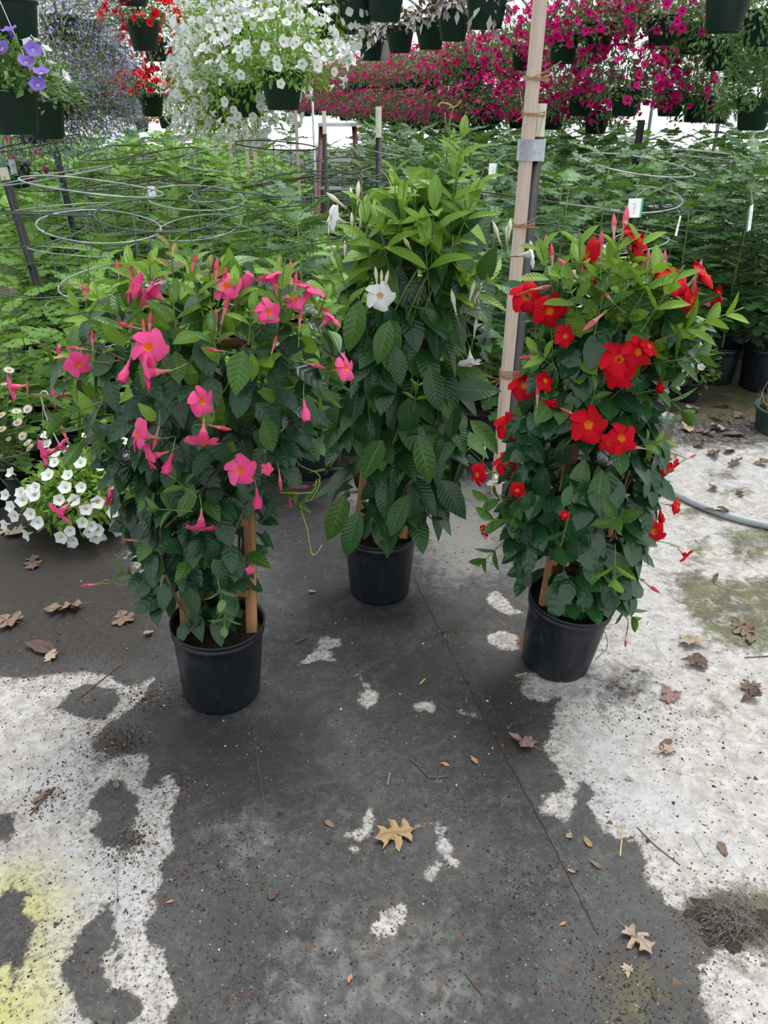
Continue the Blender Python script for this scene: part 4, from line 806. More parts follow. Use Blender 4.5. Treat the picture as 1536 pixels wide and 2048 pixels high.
# lobelia row on the left
lf = [foliage_mesh(1700, .40, .46, -.9, .04, 'lob_leaf', SLN) for _ in range(2)]; lt = [foliage_mesh(900, .41, .47, -.8, .055, 'lob_twig', SLN) for _ in range(2)]
LOB = [Geo([(0, 0, 0)]+[((.013 if k % 2 == 0 else .004)*math.cos(math.pi*k/3), (.013 if k % 2 == 0 else .004)*math.sin(math.pi*k/3), .001) for k in range(6)], [[0, 1+k, 1+(k+1) % 6, 1+(k+1) % 6] for k in range(6)])]
lb = [blossom_mesh(900, .41, .47, -.95, 'lobelia', 1., LOB) for _ in range(2)]
for px, py, z in ((118, 60, 5.2), (60, 250, 5.0), (105, 200, 4.9), (150, 210, 5.6), (170, 70, 6.2), (185, 200, 6.6), (205, 120, 7.4), (215, 215, 7.8), (232, 190, 9.2), (243, 230, 10.), (255, 225, 11.5)):
    basket('lobelia_basket', 'hanging basket smothered in tiny lavender blue lobelia', P(px, py-30, z), .25, 'lobelia baskets in a row', lf, blossoms=lb, extra=lt)
# mixed violet and white basket, near left corner
pb = basket('petunia_basket', 'hanging basket of mixed violet and white petunias beside the lobelia', P(18, 172, 3.6), .26, None, [foliage_mesh(900, .25, .2, -.15, .055, 'pet_leaf')], flowers=(PETM['white'], 16, .27, .22, -.2, 1.))
for px, py in ((18, 58), (66, 98), (82, 142), (52, 122), (2, 95), (75, 168)):
    p = P(px, py, 3.4)-P(18, 172, 3.6); ob('flower', PETM['purple'], pb, facing(view_dir(random.uniform(-.4, .4), random.uniform(0, .7), .7), p, 1.35, random.random()*6))
basket('petunia_basket', 'dark green hanging basket above the mixed violet and white one', P(14, -2, 3.7), .28, None, [foliage_mesh(300, .22, .2, .1, .05, 'pet_leaf')])
basket('petunia_basket', 'dark green hanging basket half hidden behind the mixed violet one', P(82, 200, 4.3), .25, None, rf)
basket('petunia_basket', 'small magenta petunia hanging basket low under the lobelia', P(30, 325, 5.8), .22, None, [foliage_mesh(300, .22, .22, -.5, .04, 'pet_leaf')], flowers=(PETM['mag'], 26, .24, .24, -.6, .9))
# tradescantia and dark pots along the top
tf = [foliage_mesh(230, .20, .17, -.35, .085, 'trad_leaf', droop=.7) for _ in range(2)]; tft = [foliage_mesh(150, .17, .30, -.85, .08, 'trad_leaf', droop=.9)]
for px, py, z, D in ((742, 72, 7.6, .27), (800, 52, 7.0, .27), (862, 40, 6.4, .27), (908, 18, 5.9, .27), (975, -28, 4.6, .28)):
    basket('inch_plant_basket', 'dark green hanging basket of silver striped purple backed foliage', P(px, py, z), D, 'silver striped foliage baskets', tf if px < 950 else tft)
basket('inch_plant_basket', 'white hanging basket of silver striped foliage among dark green ones', P(760, 72, 7.9), .27, None, tf, pot='pot_white')
for px, py, z in ((712, -28, 5.0), (770, -35, 4.9), (690, 0, 5.6)):
    basket('empty_basket', 'dark green hanging basket pot above the silver striped foliage baskets', P(px, py, z), .27, 'dark pots along the top', [foliage_mesh(60, .14, .1, .2, .06, 'bask_leaf')])
# magenta petunia rows
mf = [foliage_mesh(1300, .36, .29, -.5, .042, 'pet_leaf_grey') for _ in range(3)]; mfs = [foliage_mesh(900, .38, .30, -.6, .05, 'pet_leaf_grey') for _ in range(3)]
mb = [blossom_mesh(105, .38, .30, -.35, 'pet_mag', 1.05) for _ in range(3)]
near = [(1255, 175, 5.9, 75), (1130, 70, 6.0, 60), (1330, 30, 5.7, 40), (1200, 45, 5.9, 55), (1165, 180, 6.5, 50), (1050, 90, 6.8, 50), (1075, 200, 7.0, 45), (960, 120, 7.8, 45), (985, 205, 7.8, 45), (1260, 10, 6.4, 40), (1345, 180, 6.4, 40)]
for px, py, z, n in near:
    basket('petunia_basket', 'large magenta petunia hanging basket with %s blooms beside the wooden post' % ('dense' if n > 50 else 'scattered'), P(px, py, z), .25, 'large magenta petunia baskets, %s bloom' % ('dense' if n > 50 else 'scattered'), mf, flowers=(PETM['mag'], n+45, .37, .29, -.45, 1.12))
far = []
for t in np.arange(8.2, 22, .66):
    far += [(3.15, t, 1.50), (3.15, t+.3, 1.92)]
for t in np.arange(7.2, 20, .9): far += [(3.9, t, 1.52), (3.9, t+.4, 2.0)]
for s_, t, z in far:
    basket('petunia_basket', 'magenta petunia hanging basket in the %s tier of the %s long row' % ('lower' if z < 1.7 else 'upper', 'nearer' if s_ < 3.5 else 'farther'), ST(s_, t, z+random.uniform(-.04, .04)), .25, 'magenta baskets, %s tier, %s row' % ('lower' if z < 1.7 else 'upper', 'nearer' if s_ < 3.5 else 'farther'), mfs, blossoms=mb, hang=.35)
# leafy baskets at the right edge
gf = [foliage_mesh(1100, .27, .42, -.3, .055, 'bask_leaf', droop=.1) for _ in range(2)]; gft = [foliage_mesh(1000, .30, .34, -.7, .05, 'bask_leaf', droop=.6)]
for px, py, z, D, f in ((1395, 45, 5.9, .27, gft), (1445, 75, 5.6, .27, gft), (1460, -20, 4.6, .28, None), (1515, 195, 5.3, .26, gf), (1400, 190, 6.4, .26, gft), (1480, 110, 6.6, .26, gf), (1530, 20, 5.0, .26, gft), (1350, 75, 6.8, .26, gft), (1560, 150, 6.0, .26, gf), (1440, 200, 7.5, .26, gft)):
    b = basket('leafy_basket', 'dark green hanging basket of leafy green growth beyond the magenta petunias', P(px, py, z), D, 'leafy baskets at the right', f)
    if f is None: b['label'] = 'large dark green hanging basket pot with bare sides near magenta petunias'; b['group'] = 'bare basket'
# pipes the baskets hang from
for s_, z in ((-.68, 2.75), (-.05, 2.75), (.68, 2.75), (1.6, 2.75), (2.3, 2.75), (3.15, 2.75), (3.9, 2.75), (4.6, 2.75)):
    ob('hanging_pipe', mesh('hanging_pipe', tube([ST(s_, 1.5, z), ST(s_, 24, z)], .015, 6), M['pipe']), ceil)

# ------------------------------------------------------------------ tomato block
def leaflet(L, W):
    t = [0, .18, .34, .48, .62, .78, 1.]; wd = [.08, .85, .40, 1., .42, .66, .0]
    V = []
    for a, b in zip(t, wd): V += [(-b*W/2, a*L, .02*L*b), (0, a*L, -.10*L*a*a), (b*W/2, a*L, .02*L*b)]
    return Geo(V, [[3*i+j, 3*i+j+1, 3*i+4+j, 3*i+3+j] for i in range(6) for j in range(2)])
def tomato_leaf(L=.3):
    gs = []; LT = leaflet(1, .74)
    def at(q, ang, s): 
        z = .10*L*math.sin(q*2.4)-.28*L*q*q
        return basis([math.sin(ang), math.cos(ang), -.25], [0, 0, 1], (0, q*L*.8, z), s)
    for q, s in ((.18, .18), (.38, .32), (.62, .38), (.85, .34)):
        for e in (-1, 1): gs.append(LT.tf(at(q, e*1.05, L*s)))
    gs.append(LT.tf(at(1., 0, L*.44))); pts = [at(q, 0, 1)[:3, 3] for q in (0, .3, .6, 1.)]
    gs.append(tube(pts, [.0032, .0026, .002, .0012], 4, False).mi(1)); return join(gs)
TLG = [tomato_leaf(.31), tomato_leaf(.27)]
def tomato_leaves(h, n, L=1., seed=0):
    r = random.Random(seed); out = []
    for k in range(n):
        q = .16+.84*k/(n-1); a = k*2.4+r.uniform(-.4, .4); el = -.1+.75*q*q+r.uniform(-.15, .25)
        ax = np.array([math.cos(a)*math.cos(el), math.sin(a)*math.cos(el), math.sin(el)])
        out.append(basis(ax, [-math.cos(a)*.3, -math.sin(a)*.3, 1], (.012*math.cos(a), .012*math.sin(a), .16+(h-.2)*q), L*(1.15-.5*q)*r.uniform(.85, 1.15)))
    return out
TPOT = mesh('pot', nursery_pot(.25, .24, .21), M['pot_black'])
tl_mesh = {c: [mesh('leaf', g, [M['tom_'+c], M['tom_stem']]) for g in TLG] for c in ('bright', 'dark')}
TV = {}
for c in ('bright', 'dark'):
    for v in range(3):
        h = {'bright': .80, 'dark': 1.25}[c]; lv = tomato_leaves(h, 24 if c == 'bright' else 36, 1., v)
        st = tube([(0, 0, .2), (.01, .01, h*.5), (0, -.01, h*.95)], [.008, .007, .004], 5)
        TV[c, v] = (mesh('tomato_plant', join([scatter(TLG, lv), st.mi(1)]), [M['tom_'+c], M['tom_stem']]), lv, mesh('stem', st, M['tom_stem']), mesh('tomato_plant', join([scatter(TLG, lv), st.mi(1), Geo(*[getattr(nursery_pot(.25, .24, .21), q) for q in ('V', 'F')]).mi(2)]), [M['tom_'+c], M['tom_stem'], M['pot_black']]))
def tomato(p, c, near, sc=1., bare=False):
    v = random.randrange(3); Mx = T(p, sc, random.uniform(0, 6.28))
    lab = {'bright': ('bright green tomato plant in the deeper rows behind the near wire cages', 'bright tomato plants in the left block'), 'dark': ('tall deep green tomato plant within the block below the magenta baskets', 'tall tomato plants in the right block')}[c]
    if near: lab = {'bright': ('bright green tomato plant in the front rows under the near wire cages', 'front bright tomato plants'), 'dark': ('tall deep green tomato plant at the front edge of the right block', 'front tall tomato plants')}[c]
    if near:
        r = thing('tomato_plant', lab[0], 'plant', p, lab[1], Mx)
        ob('pot', TPOT, r, T((0, 0, 0), 1/sc)); ob('stem', TV[c, v][2], r)
        for i, m_ in enumerate(TV[c, v][1]): ob('leaf', tl_mesh[c][i % 2], r, m_)
    else: tag(ob('tomato_plant', TV[c, v][3], None, Mx), lab[0], 'plant', lab[1])
spots = []
for t in np.arange(3.75, 15.5, .48):
    for s_ in np.arange(-2.3, 1.75, .46 if t < 8 else .6):
        p = ST(s_+random.uniform(-.06, .06)-.0, t+random.uniform(-.06, .06)); 
        if p[0] < -.44*p[1]-.2-.25: continue
        if -.62 < s_+.0 < -.62: continue
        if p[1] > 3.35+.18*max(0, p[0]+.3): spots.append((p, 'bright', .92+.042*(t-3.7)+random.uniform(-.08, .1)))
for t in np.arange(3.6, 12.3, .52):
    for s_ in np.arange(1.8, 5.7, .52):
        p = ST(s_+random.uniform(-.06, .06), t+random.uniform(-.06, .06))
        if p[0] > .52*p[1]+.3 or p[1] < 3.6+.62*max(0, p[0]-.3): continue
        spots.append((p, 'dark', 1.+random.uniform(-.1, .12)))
spots = [(p, c, sc*(.80 if 610 < proj(p)[0] < 725 and p[1] > 5 else 1)) for p, c, sc in spots]
spots.sort(key=lambda q: q[0][1])
nb = 0
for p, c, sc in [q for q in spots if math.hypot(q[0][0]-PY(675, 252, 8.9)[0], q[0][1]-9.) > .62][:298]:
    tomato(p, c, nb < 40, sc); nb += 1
# tomato cages
def cage_parts(h, r, mat):
    root = []
    for k, z in enumerate((.5, .78, .98, h)):
        rr = r*(.74+.26*k/3); wob = random.uniform(0, 6)
        root.append(('ring', tube([(rr*math.cos(a)*(1+.05*math.sin(2*a+wob)), rr*math.sin(a), z+.035*math.sin(a+wob)) for a in np.linspace(0, 2*math.pi*1.03, 30)], .0034, 5)))
    for k in range(4):
        a = math.pi/2*k+.3; root.append(('cage_leg', tube([(.55*r*math.cos(a), .55*r*math.sin(a), -.0), (r*.72*math.cos(a), r*.72*math.sin(a), .42), (r*math.cos(a), r*math.sin(a), h+.01)], .0018, 5)))
    return [(n_, mesh(n_, g, M[mat if n_ == 'ring' else 'wire_green'])) for n_, g in root]
CK = [cage_parts(1.12, .24, 'wire'), cage_parts(1.05, .26, 'wire_green'), cage_parts(1.16, .22, 'wire_rust')]
for i, (px, py, Yc, k) in enumerate([(70, 520, 3.75, 1), (215, 545, 3.6, 0), (330, 520, 3.8, 1), (130, 440, 4.4, 0), (260, 440, 4.5, 2), (400, 470, 4.3, 0), (520, 500, 4.1, 1), (95, 400, 5.3, 2), (180, 385, 5.3, 1), (330, 390, 5.4, 2), (470, 430, 4.9, 0), (230, 350, 6.2, 2), (700, 350, 5.6, 1), (560, 400, 5.4, 2), (790, 305, 6.3, 0), (620, 440, 4.6, 1), (980, 420, 4.5, 1), (1130, 480, 4.1, 0), (1240, 560, 4.4, 0), (1400, 420, 5.4, 0), (340, 300, 8., 0), (1000, 560, 3.7, 2)]):
    q = PY(px, py, Yc); r = thing('tomato_cage', ['galvanised wire tomato cage of four rings over the tomatoes', 'dull green wire tomato cage of four rings over the tomatoes', 'rusty wire tomato cage of four rings over the tomatoes'][k], 'plant cage', (q[0], Yc, 0), ['galvanised tomato cages', 'green wire tomato cages', 'rusty tomato cages'][k], T((q[0], Yc, 0), random.uniform(1.04, 1.2), random.uniform(0, 6)))
    for nm, me in CK[k]: ob(nm, me, r)
# larger black pots in front of the block
for px, py in ((615, 968), (965, 928), (1445, 748), (1540, 790)):
    q = G(px, py)+np.array([0, .15, 0]); r = thing('tomato_plant', 'tomato plant in a big black pot at the front of the block', 'plant', q, 'big potted tomatoes at the front')
    ob('pot', mesh('pot', nursery_pot(.30, .28, .25), M['pot_black']), r); ob('soil', mesh('soil', soil_disc(.14, .24), M['soil']), r)
    ob('stem', TV['dark', 0][2], r); 
    for i, m_ in enumerate(TV['dark', 0][1]): ob('leaf', tl_mesh['dark'][i % 2], r, m_)

# ------------------------------------------------------------------ posts, stakes, ladder
b0 = G(992, 985); t0_ = PY(1086, -60, b0[1]+.05)
tag(ob('wooden_post', mesh('wooden_post', bar(b0, t0_, .047, .040, .003), M['wood_post'])), 'weathered square wooden post tied upright behind the red flowers', 'post')
dv = nrm(t0_-b0)
def onpost(z, dx=0, dy=0): return b0+dv*(z/dv[2])+np.array([dx, dy, 0])
st_top = PY(1085, 207, b0[1]+.05)
sk = thing('metal_stake', 'black metal stake with cream tip beside the wooden post', 'stake', onpost(0, .045, .02))
for nm, za, zb, mt in (('shaft', 0, 1.50, 'black_metal'), ('cream_tip', 1.50, st_top[2], 'cream_metal')):
    g = join([bar(onpost(za, .045, .02), onpost(zb, .045, .02), .038, .006, .001), bar(onpost(za, .045, .035), onpost(zb, .045, .035), .006, .03, .001)]); g.V = g.V-onpost(0, .045, .02); ob(nm, mesh(nm, g, M[mt]), sk)
zt = PY(1065, 300, b0[1])[2]
g = bar(onpost(zt-.04, .018, .012), onpost(zt+.035, .018, .012), .098, .075, .01)
tag(ob('duct_tape', mesh('duct_tape', g, M['tape'])), 'grey tape wrapped around the wooden post and stake', 'tape')
def twine(z, cx, wdt, dpt, tails, n=3):
    gs = []
    for k in range(n):
        gs.append(tube([onpost(z+k*.006+.004*math.sin(a*2+k), cx+wdt*math.copysign(abs(math.cos(a))**.5, math.cos(a)), .012+dpt*math.copysign(abs(math.sin(a))**.5, math.sin(a))) for a in np.linspace(0, 2*math.pi, 25)], .0022, 5))
    for a, b, c in tails: gs.append(tube(smoothp([onpost(z, cx-wdt, -.02), onpost(z+b*.5, cx-wdt+a*.6, -.03), onpost(z+b, cx-wdt+a, -.03+c)], 8), .0018, 5))
    return join(gs)
for py, lab, tails, n in ((160, 'orange twine knotted round the wooden post above the tape', ((.12, .06, 0), (-.02, .01, 0)), 3), (232, 'orange twine with upright loose end just above the tape', ((-.02, .08, 0), (-.03, -.02, 0)), 3), (757, 'tan twine wound round the lower wooden post and stake', ((-.07, .02, 0), (-.08, -.03, 0), (-.05, -.1, 0)), 6), (455, 'frayed twine tied to the black stake', ((.09, .04, 0), (.1, .0, 0)), 3)):
    z = PY(1050, py, b0[1])[2]; tag(ob('twine_tie', mesh('twine_tie', twine(z, .014, .042, .036, tails, n), M['twine'])), lab, 'twine')
def stake(px, ytop, ycut, Yd, wd, lab, body='black_metal', tip='cream_metal', lean=0, grp=None):
    a = PY(px, ytop, Yd); c = PY(px, ycut, Yd); r = thing('garden_stake', lab, 'stake', (a[0]-lean, Yd, 0), grp)
    ln_ = np.array([lean/a[2], 0, 1])
    for nm, z0, z1, mt in (('shaft', 0, c[2], body), ('stake_tip', c[2], a[2], tip)):
        ob(nm, mesh(nm, join([bar(ln_*z0, ln_*z1, wd, .008, .001), bar(ln_*z0+np.array([0, .015, 0]), ln_*z1+np.array([0, .015, 0]), .008, .03, .001)]), M[mt]), r)
stake(757, 213, 275, 6.4, .045, 'black stake with long cream tip standing among tomatoes before magenta rows')
stake(648, 222, 268, 8.4, .040, 'black stake with cream tip beside the red step ladder')
stake(592, 242, 278, 9.6, .035, 'slim black stake with cream tip beside a thin wooden rod')
stake(590, 200, 330, 9.3, .032, 'thin wooden rod standing beside slim cream tipped stake', 'wood_post', 'wood_post')
stake(625, 203, 340, 8.8, .022, 'thin grey metal rod between wooden rod and red ladder', 'pipe', 'pipe')
stake(5, 335, 360, 4.6, .05, 'black stake leaning at the end of the wire cages', lean=-.12)
stake(112, 300, 310, 6.5, .05, 'dark stake under the lobelia baskets', 'black_metal', 'black_metal', lean=-.05)
stake(1283, 240, 300, 7.2, .06, 'dark wrapped post under the magenta baskets on the right', 'black_metal', 'black_metal')
for px in (456, 489, 505): stake(px, 243, 260, 11., .05, 'dark weathered stake before the white corrugated sheet', 'wood_post', 'wood_post', grp='stakes by the corrugated sheet')
# red step ladder
Yl = 8.9; lx0, lx1 = PY(663, 250, Yl)[0], PY(688, 250, Yl)[0]; ztop = PY(675, 252, Yl)[2]
ld = thing('step_ladder', 'faded red folding step ladder standing among the tomatoes', 'ladder', ((lx0+lx1)/2, Yl, 0)); cx = (lx0+lx1)/2
for e in (-1, 1):
    ob('side_rail', mesh('side_rail', bar((e*.26, -.28, 0), (e*.17, 0, ztop), .05, .03), M['ladder']), ld); ob('rear_leg', mesh('rear_leg', bar((e*.24, .5, 0), (e*.17, .04, ztop), .03, .03), M['ladder']), ld)
for k in range(1, 5):
    q = k/5.2; ob('ladder_step', mesh('ladder_step', box(0, -.28*(1-q), ztop*q, 2*(.26-.09*q), .08, .025, .003), M['ladder_step']), ld)
ob('ladder_top', mesh('ladder_top', box(0, .02, ztop+.012, .40, .16, .03, .004), M['ladder_step']), ld)

# ------------------------------------------------------------------ plant tags
def ptag(px, py, Yd, wpx, hpx, lab, rz=0, roll=0, green=1, wire=True):
    c = PY(px, py, Yd); z = np.dot(c-CAM, [0, CP, -SP]); wd, hh = wpx*z/FPX, hpx*z/FPX
    Mx = np.array(Matrix.Translation(c.tolist())@Matrix.Rotation(rz, 4, 'Z')@Matrix.Rotation(roll, 4, 'Y'))
    r = thing('plant_tag', lab, 'plant tag', c, None, Mx)
    ob('card', mesh('card', bar((0, 0, -hh/2), (0, 0, hh/2), wd, .0015, .0003), M['paper']), r)
    ob('green_edge', mesh('green_edge', bar((green*(wd/2+wd*.09), .004, -hh/2), (green*(wd/2+wd*.09), .004, hh/2), wd*.2, .0015, .0003), M['paper_green']), r)
    gs = [tube(smoothp([(wd*a_, -.0012, hh*b_) for a_, b_ in pl], 10), .0012, 4) for pl in (((-.15, .2), (0, .25), (.1, .1), (0, .05)), ((-.1, -.05), (.02, 0), (.08, -.12)), ((-.05, -.2), (.05, -.18), (.03, -.3)))]
    ob('print_mark', mesh('print_mark', join(gs), M['print_orange']), r)
    if wire: ob('tag_wire', mesh('tag_wire', tube(smoothp([(0, 0, hh/2), (.03, .02, hh/2+.02), (.12, .08, hh/2+.04), (.3, .2, hh/2-.02)], 14), .0018, 4), M['wire']), r)
ptag(1268, 416, 4.1, 27, 36, 'white tag with green right edge hanging on the tall tomatoes', .15)
ptag(1356, 452, 4.4, 12, 38, 'narrow folded white and green tag on tomato wire', .9, .15)
ptag(1501, 436, 4.5, 12, 50, 'long white tag with green left edge hung edge on', .7, -.2, -1)
ptag(985, 342, 4.4, 15, 28, 'small white tag hanging on wire above the tomatoes beside the post', 0)
ptag(1208, 515, 2.9, 30, 50, 'white tag with green edge behind the red flowers', -.1, 0, -1)
ptag(1027, 402, 4.6, 14, 18, 'tiny white tag half hidden beside the wooden post', .3)
ptag(303, 382, 5.3, 14, 18, 'white tag with green edge inside the wire cages', .2)
ptag(26, 335, 5.7, 12, 30, 'white tag below the lobelia baskets', .5)

# ------------------------------------------------------------------ ground basket of white petunias, daisies
q = G(172, 1058); bc = np.array([q[0], q[1]+.05, .155])
gb = basket('petunia_basket', 'low basket of white petunias on the ground by daisies', bc, .27, None, [foliage_mesh(2600, .25, .17, -.45, .042, 'pet_leaf_lime')], hang=0)
gb['category'] = 'potted plant'
ob('hook_hanger', mesh('hook_hanger', join([tube(smoothp([(.05, .0, .05), (-.02, 0, .30), (-.03, .0, .42), (-.022, 0, .445), (-.005, 0, .445), (.002, 0, .42)], 24), .003, 5), tube([(-.03, 0, .40), (.10, .05, .03)], .0015, 4), tube([(-.03, 0, .40), (-.06, -.1, .03)], .0015, 4)]), M['hanger']), gb, T((-.06, 0, 0)))
for px, py in [(60, 980), (44, 1000), (68, 990), (70, 975), (10, 990), (20, 1013), (28, 1032), (60, 1028), (142, 900), (90, 870), (92, 888), (108, 925), (130, 975), (162, 975), (245, 910), (250, 882), (222, 888), (200, 932), (262, 952), (148, 1000), (195, 1005), (172, 1018), (195, 1060), (165, 1045), (183, 1052), (140, 1062), (122, 1075), (145, 1082), (150, 1110), (205, 1092), (198, 1095), (52, 1070), (262, 1065), (240, 1075), (232, 1052), (225, 1025), (300, 980), (310, 1000), (275, 930), (8, 1050), (118, 1000), (40, 985), (160, 925), (110, 905), (20, 945), (178, 1065), (250, 1070), (192, 1075), (172, 870), (190, 880), (285, 900), (270, 975), (300, 1040), (285, 1075), (215, 960), (230, 985), (310, 940), (95, 950), (75, 1045), (135, 950), (295, 1010)]:
    rd = ray(px, py); rr_ = np.array([.30, .29, .215]); o_ = (CAM-bc-[0, 0, .0])/rr_; e_ = rd/rr_
    A_, B_, C_ = e_@e_, 2*o_@e_, o_@o_-1; D_ = B_*B_-4*A_*C_
    t_ = (-B_-math.sqrt(D_))/(2*A_) if D_ > 0 else -B_/(2*A_)
    fr = CAM+rd*t_; fr[2] = max(fr[2], .02); d = nrm((fr-bc)/rr_**2)+view_dir(random.uniform(-.3, .3), random.uniform(0, .3), .7)
    ob('flower', PETM['white'], gb, facing(d, fr-bc, .95*random.uniform(.85, 1.1), random.random()*6))
DG = join([leaf_t(.26, 'ellip', 2, .05, .1, ks=(-1, 0, 1)).tf(basis([math.cos(a), math.sin(a), .05], [0, 0, 1], (.005*math.cos(a), .005*math.sin(a), 0), .019)) for a in np.arange(0, 6.28, .42)])
DEY = lathe([(.0065, .0), (.0062, .003), (.004, .0048), (.0005, .0055)], 8)
dme, dey = mesh('flower', DG, M['daisy']), mesh('eye', DEY, M['daisy_eye'])
dq = G(-30, 1040); dr = thing('daisy_plant', 'potted white daisies with feathery leaves beside the ground petunias', 'potted plant', (dq[0]-.05, dq[1]+.15, 0)); db = np.array(dr.location)
ob('pot', mesh('pot', nursery_pot(.2, .17, .16), M['pot_black']), dr); stuffpart(ob('foliage', mesh('foliage', scatter(SLN, [basis(nrm(d+rng.normal(0, .4, 3)), rng.normal(0, 1, 3), p+np.array([0, 0, .27]), .06) for p, d in dome_pts(1500, .24, .22, -.4, (.2, 1))]), M['daisy_leaf']), dr))
for px, py, e in [(18, 740, 0), (55, 818, 0), (33, 822, 0), (3, 830, 0), (45, 872, 0), (55, 885, 0), (3, 858, 0), (17, 878, 1), (2, 912, 1), (8, 768, 1), (60, 895, 0), (35, 845, 0)]:
    p = PY(px, py, db[1]-.08)-db
    f = ob('flower', dme, dr, facing(view_dir(random.uniform(-.4, .4), random.uniform(.2, .8), .6), p, 1. if not e else .6, random.random()*6)); ob('eye', dey, f, T((0, 0, 0), 1 if not e else 1.5))
    ob('flower_stalk', mesh('flower_stalk', tube(smoothp([p, p*.8+np.array([0, 0, -.05]), (p[0]*.4, p[1]*.4, .2)], 8), .0014, 4), M['stem_green']), dr)
# white petunia pot behind the red plant
q = G(1372, 800); wb2 = thing('petunia_pot', 'small pot of white petunias standing behind the red flowered plant', 'potted plant', q); ob('pot', mesh('pot', nursery_pot(.16, .13, .12), M['pot_black']), wb2)
stuffpart(ob('foliage', mesh('foliage', scatter(SL, [basis(nrm(d+rng.normal(0, .4, 3)), d, p+np.array([0, 0, .2]), .04) for p, d in dome_pts(500, .15, .24, -.4, (.3, 1))]), M['pet_leaf']), wb2))
for px, py in [(1385, 683), (1398, 684), (1393, 710), (1406, 707), (1380, 732), (1402, 734), (1370, 745), (1362, 762), (1355, 775), (1350, 700)]:
    p = PY(px, py, q[1]-.13)-q; ob('flower', PETM['white'], wb2, facing(view_dir(random.uniform(-.3, .5), .2, .7), p, .85, random.random()*6))

# ------------------------------------------------------------------ things lying on the floor
hs = smoothp([G(1180, 955, .018), G(1290, 972, .018), G(1345, 985, .018), G(1400, 1010, .018), G(1470, 1035, .018), G(1560, 1056, .018), G(1700, 1085, .018)], 60)
tag(ob('pvc_hose', mesh('pvc_hose', tube(hs, .0175, 10), M['hose'])), 'grey plastic hose lying across the pale fabric behind the red plant', 'hose')
q = G(1572, 862); gp_ = thing('shallow_planter', 'shallow green plastic planter of dried brown stems on the pale fabric', 'planter', q)
ob('pot', mesh('pot', lathe([(.001, 0), (.155, 0), (.162, .01), (.180, .125), (.192, .128), (.192, .142), (.180, .142), (.170, .11), (.001, .10)], 32), M['pot_bowl']), gp_)
ob('soil', mesh('soil', soil_disc(.172, .112, .01), M['soil']), gp_)
stuffpart(ob('dry_stems', mesh('dry_stems', scatter(SLN, [basis(nrm(np.array([0, 0, 1.])+rng.normal(0, .45, 3)), rng.normal(0, 1, 3), (random.uniform(-.15, .15), random.uniform(-.1, .12), .1+random.random()*.06), random.uniform(.03, .09)) for _ in range(600)]), M['tan_dry']), gp_))
ob('wire_hanger', mesh('wire_hanger', tube(smoothp([(-.185, 0, .13), (-.17, .02, .24), (-.1, .05, .33), (.0, .05, .36)], 16), .0015, 4), M['wire']), gp_)
q = G(-25, 470, .6); q = PY(-8, 470, 4.9)
cb = join([box(0, 0, .1, .2, .38, .19, .006), box(0, 0, .3, .2, .38, .19, .006)])
for k, z in enumerate((.0, .2, .4)): tag(ob('concrete_block', mesh('concrete_block', box(0, 0, .0975, .22, .40, .195, .006), M['concrete']), None, T((q[0]-.1, 5.1, z), 1, .1*k)), 'grey concrete block stacked behind the wire cages', 'block', 'stacked concrete blocks')
# dead leaves
def lobed(kind, seed, curl=.25):
    r = random.Random(seed)
    if kind == 'oak': out = [(0, 0), (.07, .10), (.20, .10), (.30, .17), (.19, .22), (.09, .30), (.14, .38), (.30, .38), (.42, .50), (.36, .56), (.25, .53), (.12, .55), (.12, .64), (.24, .72), (.27, .86), (.17, .82), (.09, .84), (0, 1.02)]
    elif kind == 'maple': out = [(0, 0), (.14, .03), (.30, -.03), (.33, .06), (.29, .13), (.42, .20), (.54, .31), (.45, .36), (.40, .34), (.40, .46), (.33, .50), (.21, .43), (.22, .58), (.26, .69), (.16, .70), (.10, .78), (0, 1.)]
    else: out = [(0, 0), (.16, .10), (.27, .28), (.30, .48), (.24, .68), (.12, .86), (0, 1.)]
    pts = [(x*r.uniform(.8, 1.15), y+r.uniform(-.03, .03)) for x, y in out]; pts[0] = (0, 0); pts += [(-x*r.uniform(.7, 1.15), y+r.uniform(-.04, .04)) for x, y in out[1:-1][::-1]]
    def z(x, y): return .02+curl*(.55*x*x+.22*(y-.5)**2)+.06*math.sin(9*x+seed)*math.cos(8*y+seed)+r.uniform(0, .05)
    n = len(pts); V = []; UV = []
    for x, y in pts: V.append((x, y-.5, z(x, y))); UV.append((x*2, y))
    for x, y in pts: xm, ym = x*.45, .5+(y-.5)*.62; V.append((xm, ym-.5, z(xm, ym))); UV.append((xm*2, ym))
    V.append((0, 0, z(0, .5))); UV.append((0, .5))
    F = [[k, (k+1) % n, n+(k+1) % n, n+k] for k in range(n)]+[[n+k, n+(k+1) % n, 2*n, 2*n] for k in range(n)]
    top = Geo(V, F, UV); bot = Geo(np.array(V)-[0, 0, .012], [f[::-1] if f[2] != f[3] else [f[1], f[0], f[2], f[2]] for f in F], UV)
    stem = tube([(0, -.48, .03), (.03, -.62, .03), (.01, -.78, .02)], [.014, .01, .012], 5)
    stem.UV[:, 1] = .5
    g = join([top, bot, stem]); g.V[:, 2] -= g.V[:, 2].min(); return g
LG = {(k, s_, m): lobed(k, s_, c) for k, s_, m, c in (('oak', 1, 'deadleaf_tan', .2), ('oak', 2, 'deadleaf_pale', .15), ('maple', 3, 'deadleaf_mauve', .1), ('maple', 4, 'deadleaf', .4), ('oval', 5, 'deadleaf', .5), ('oak', 6, 'deadleaf', .45), ('oval', 7, 'deadleaf_tan', .8), ('oval', 8, 'deadleaf_orange', .5), ('maple', 9, 'deadleaf_pale', .35))}
LKK = list(LG); LK = {k: mesh('dead_leaf', g, M[k[2]]) for k, g in LG.items()}
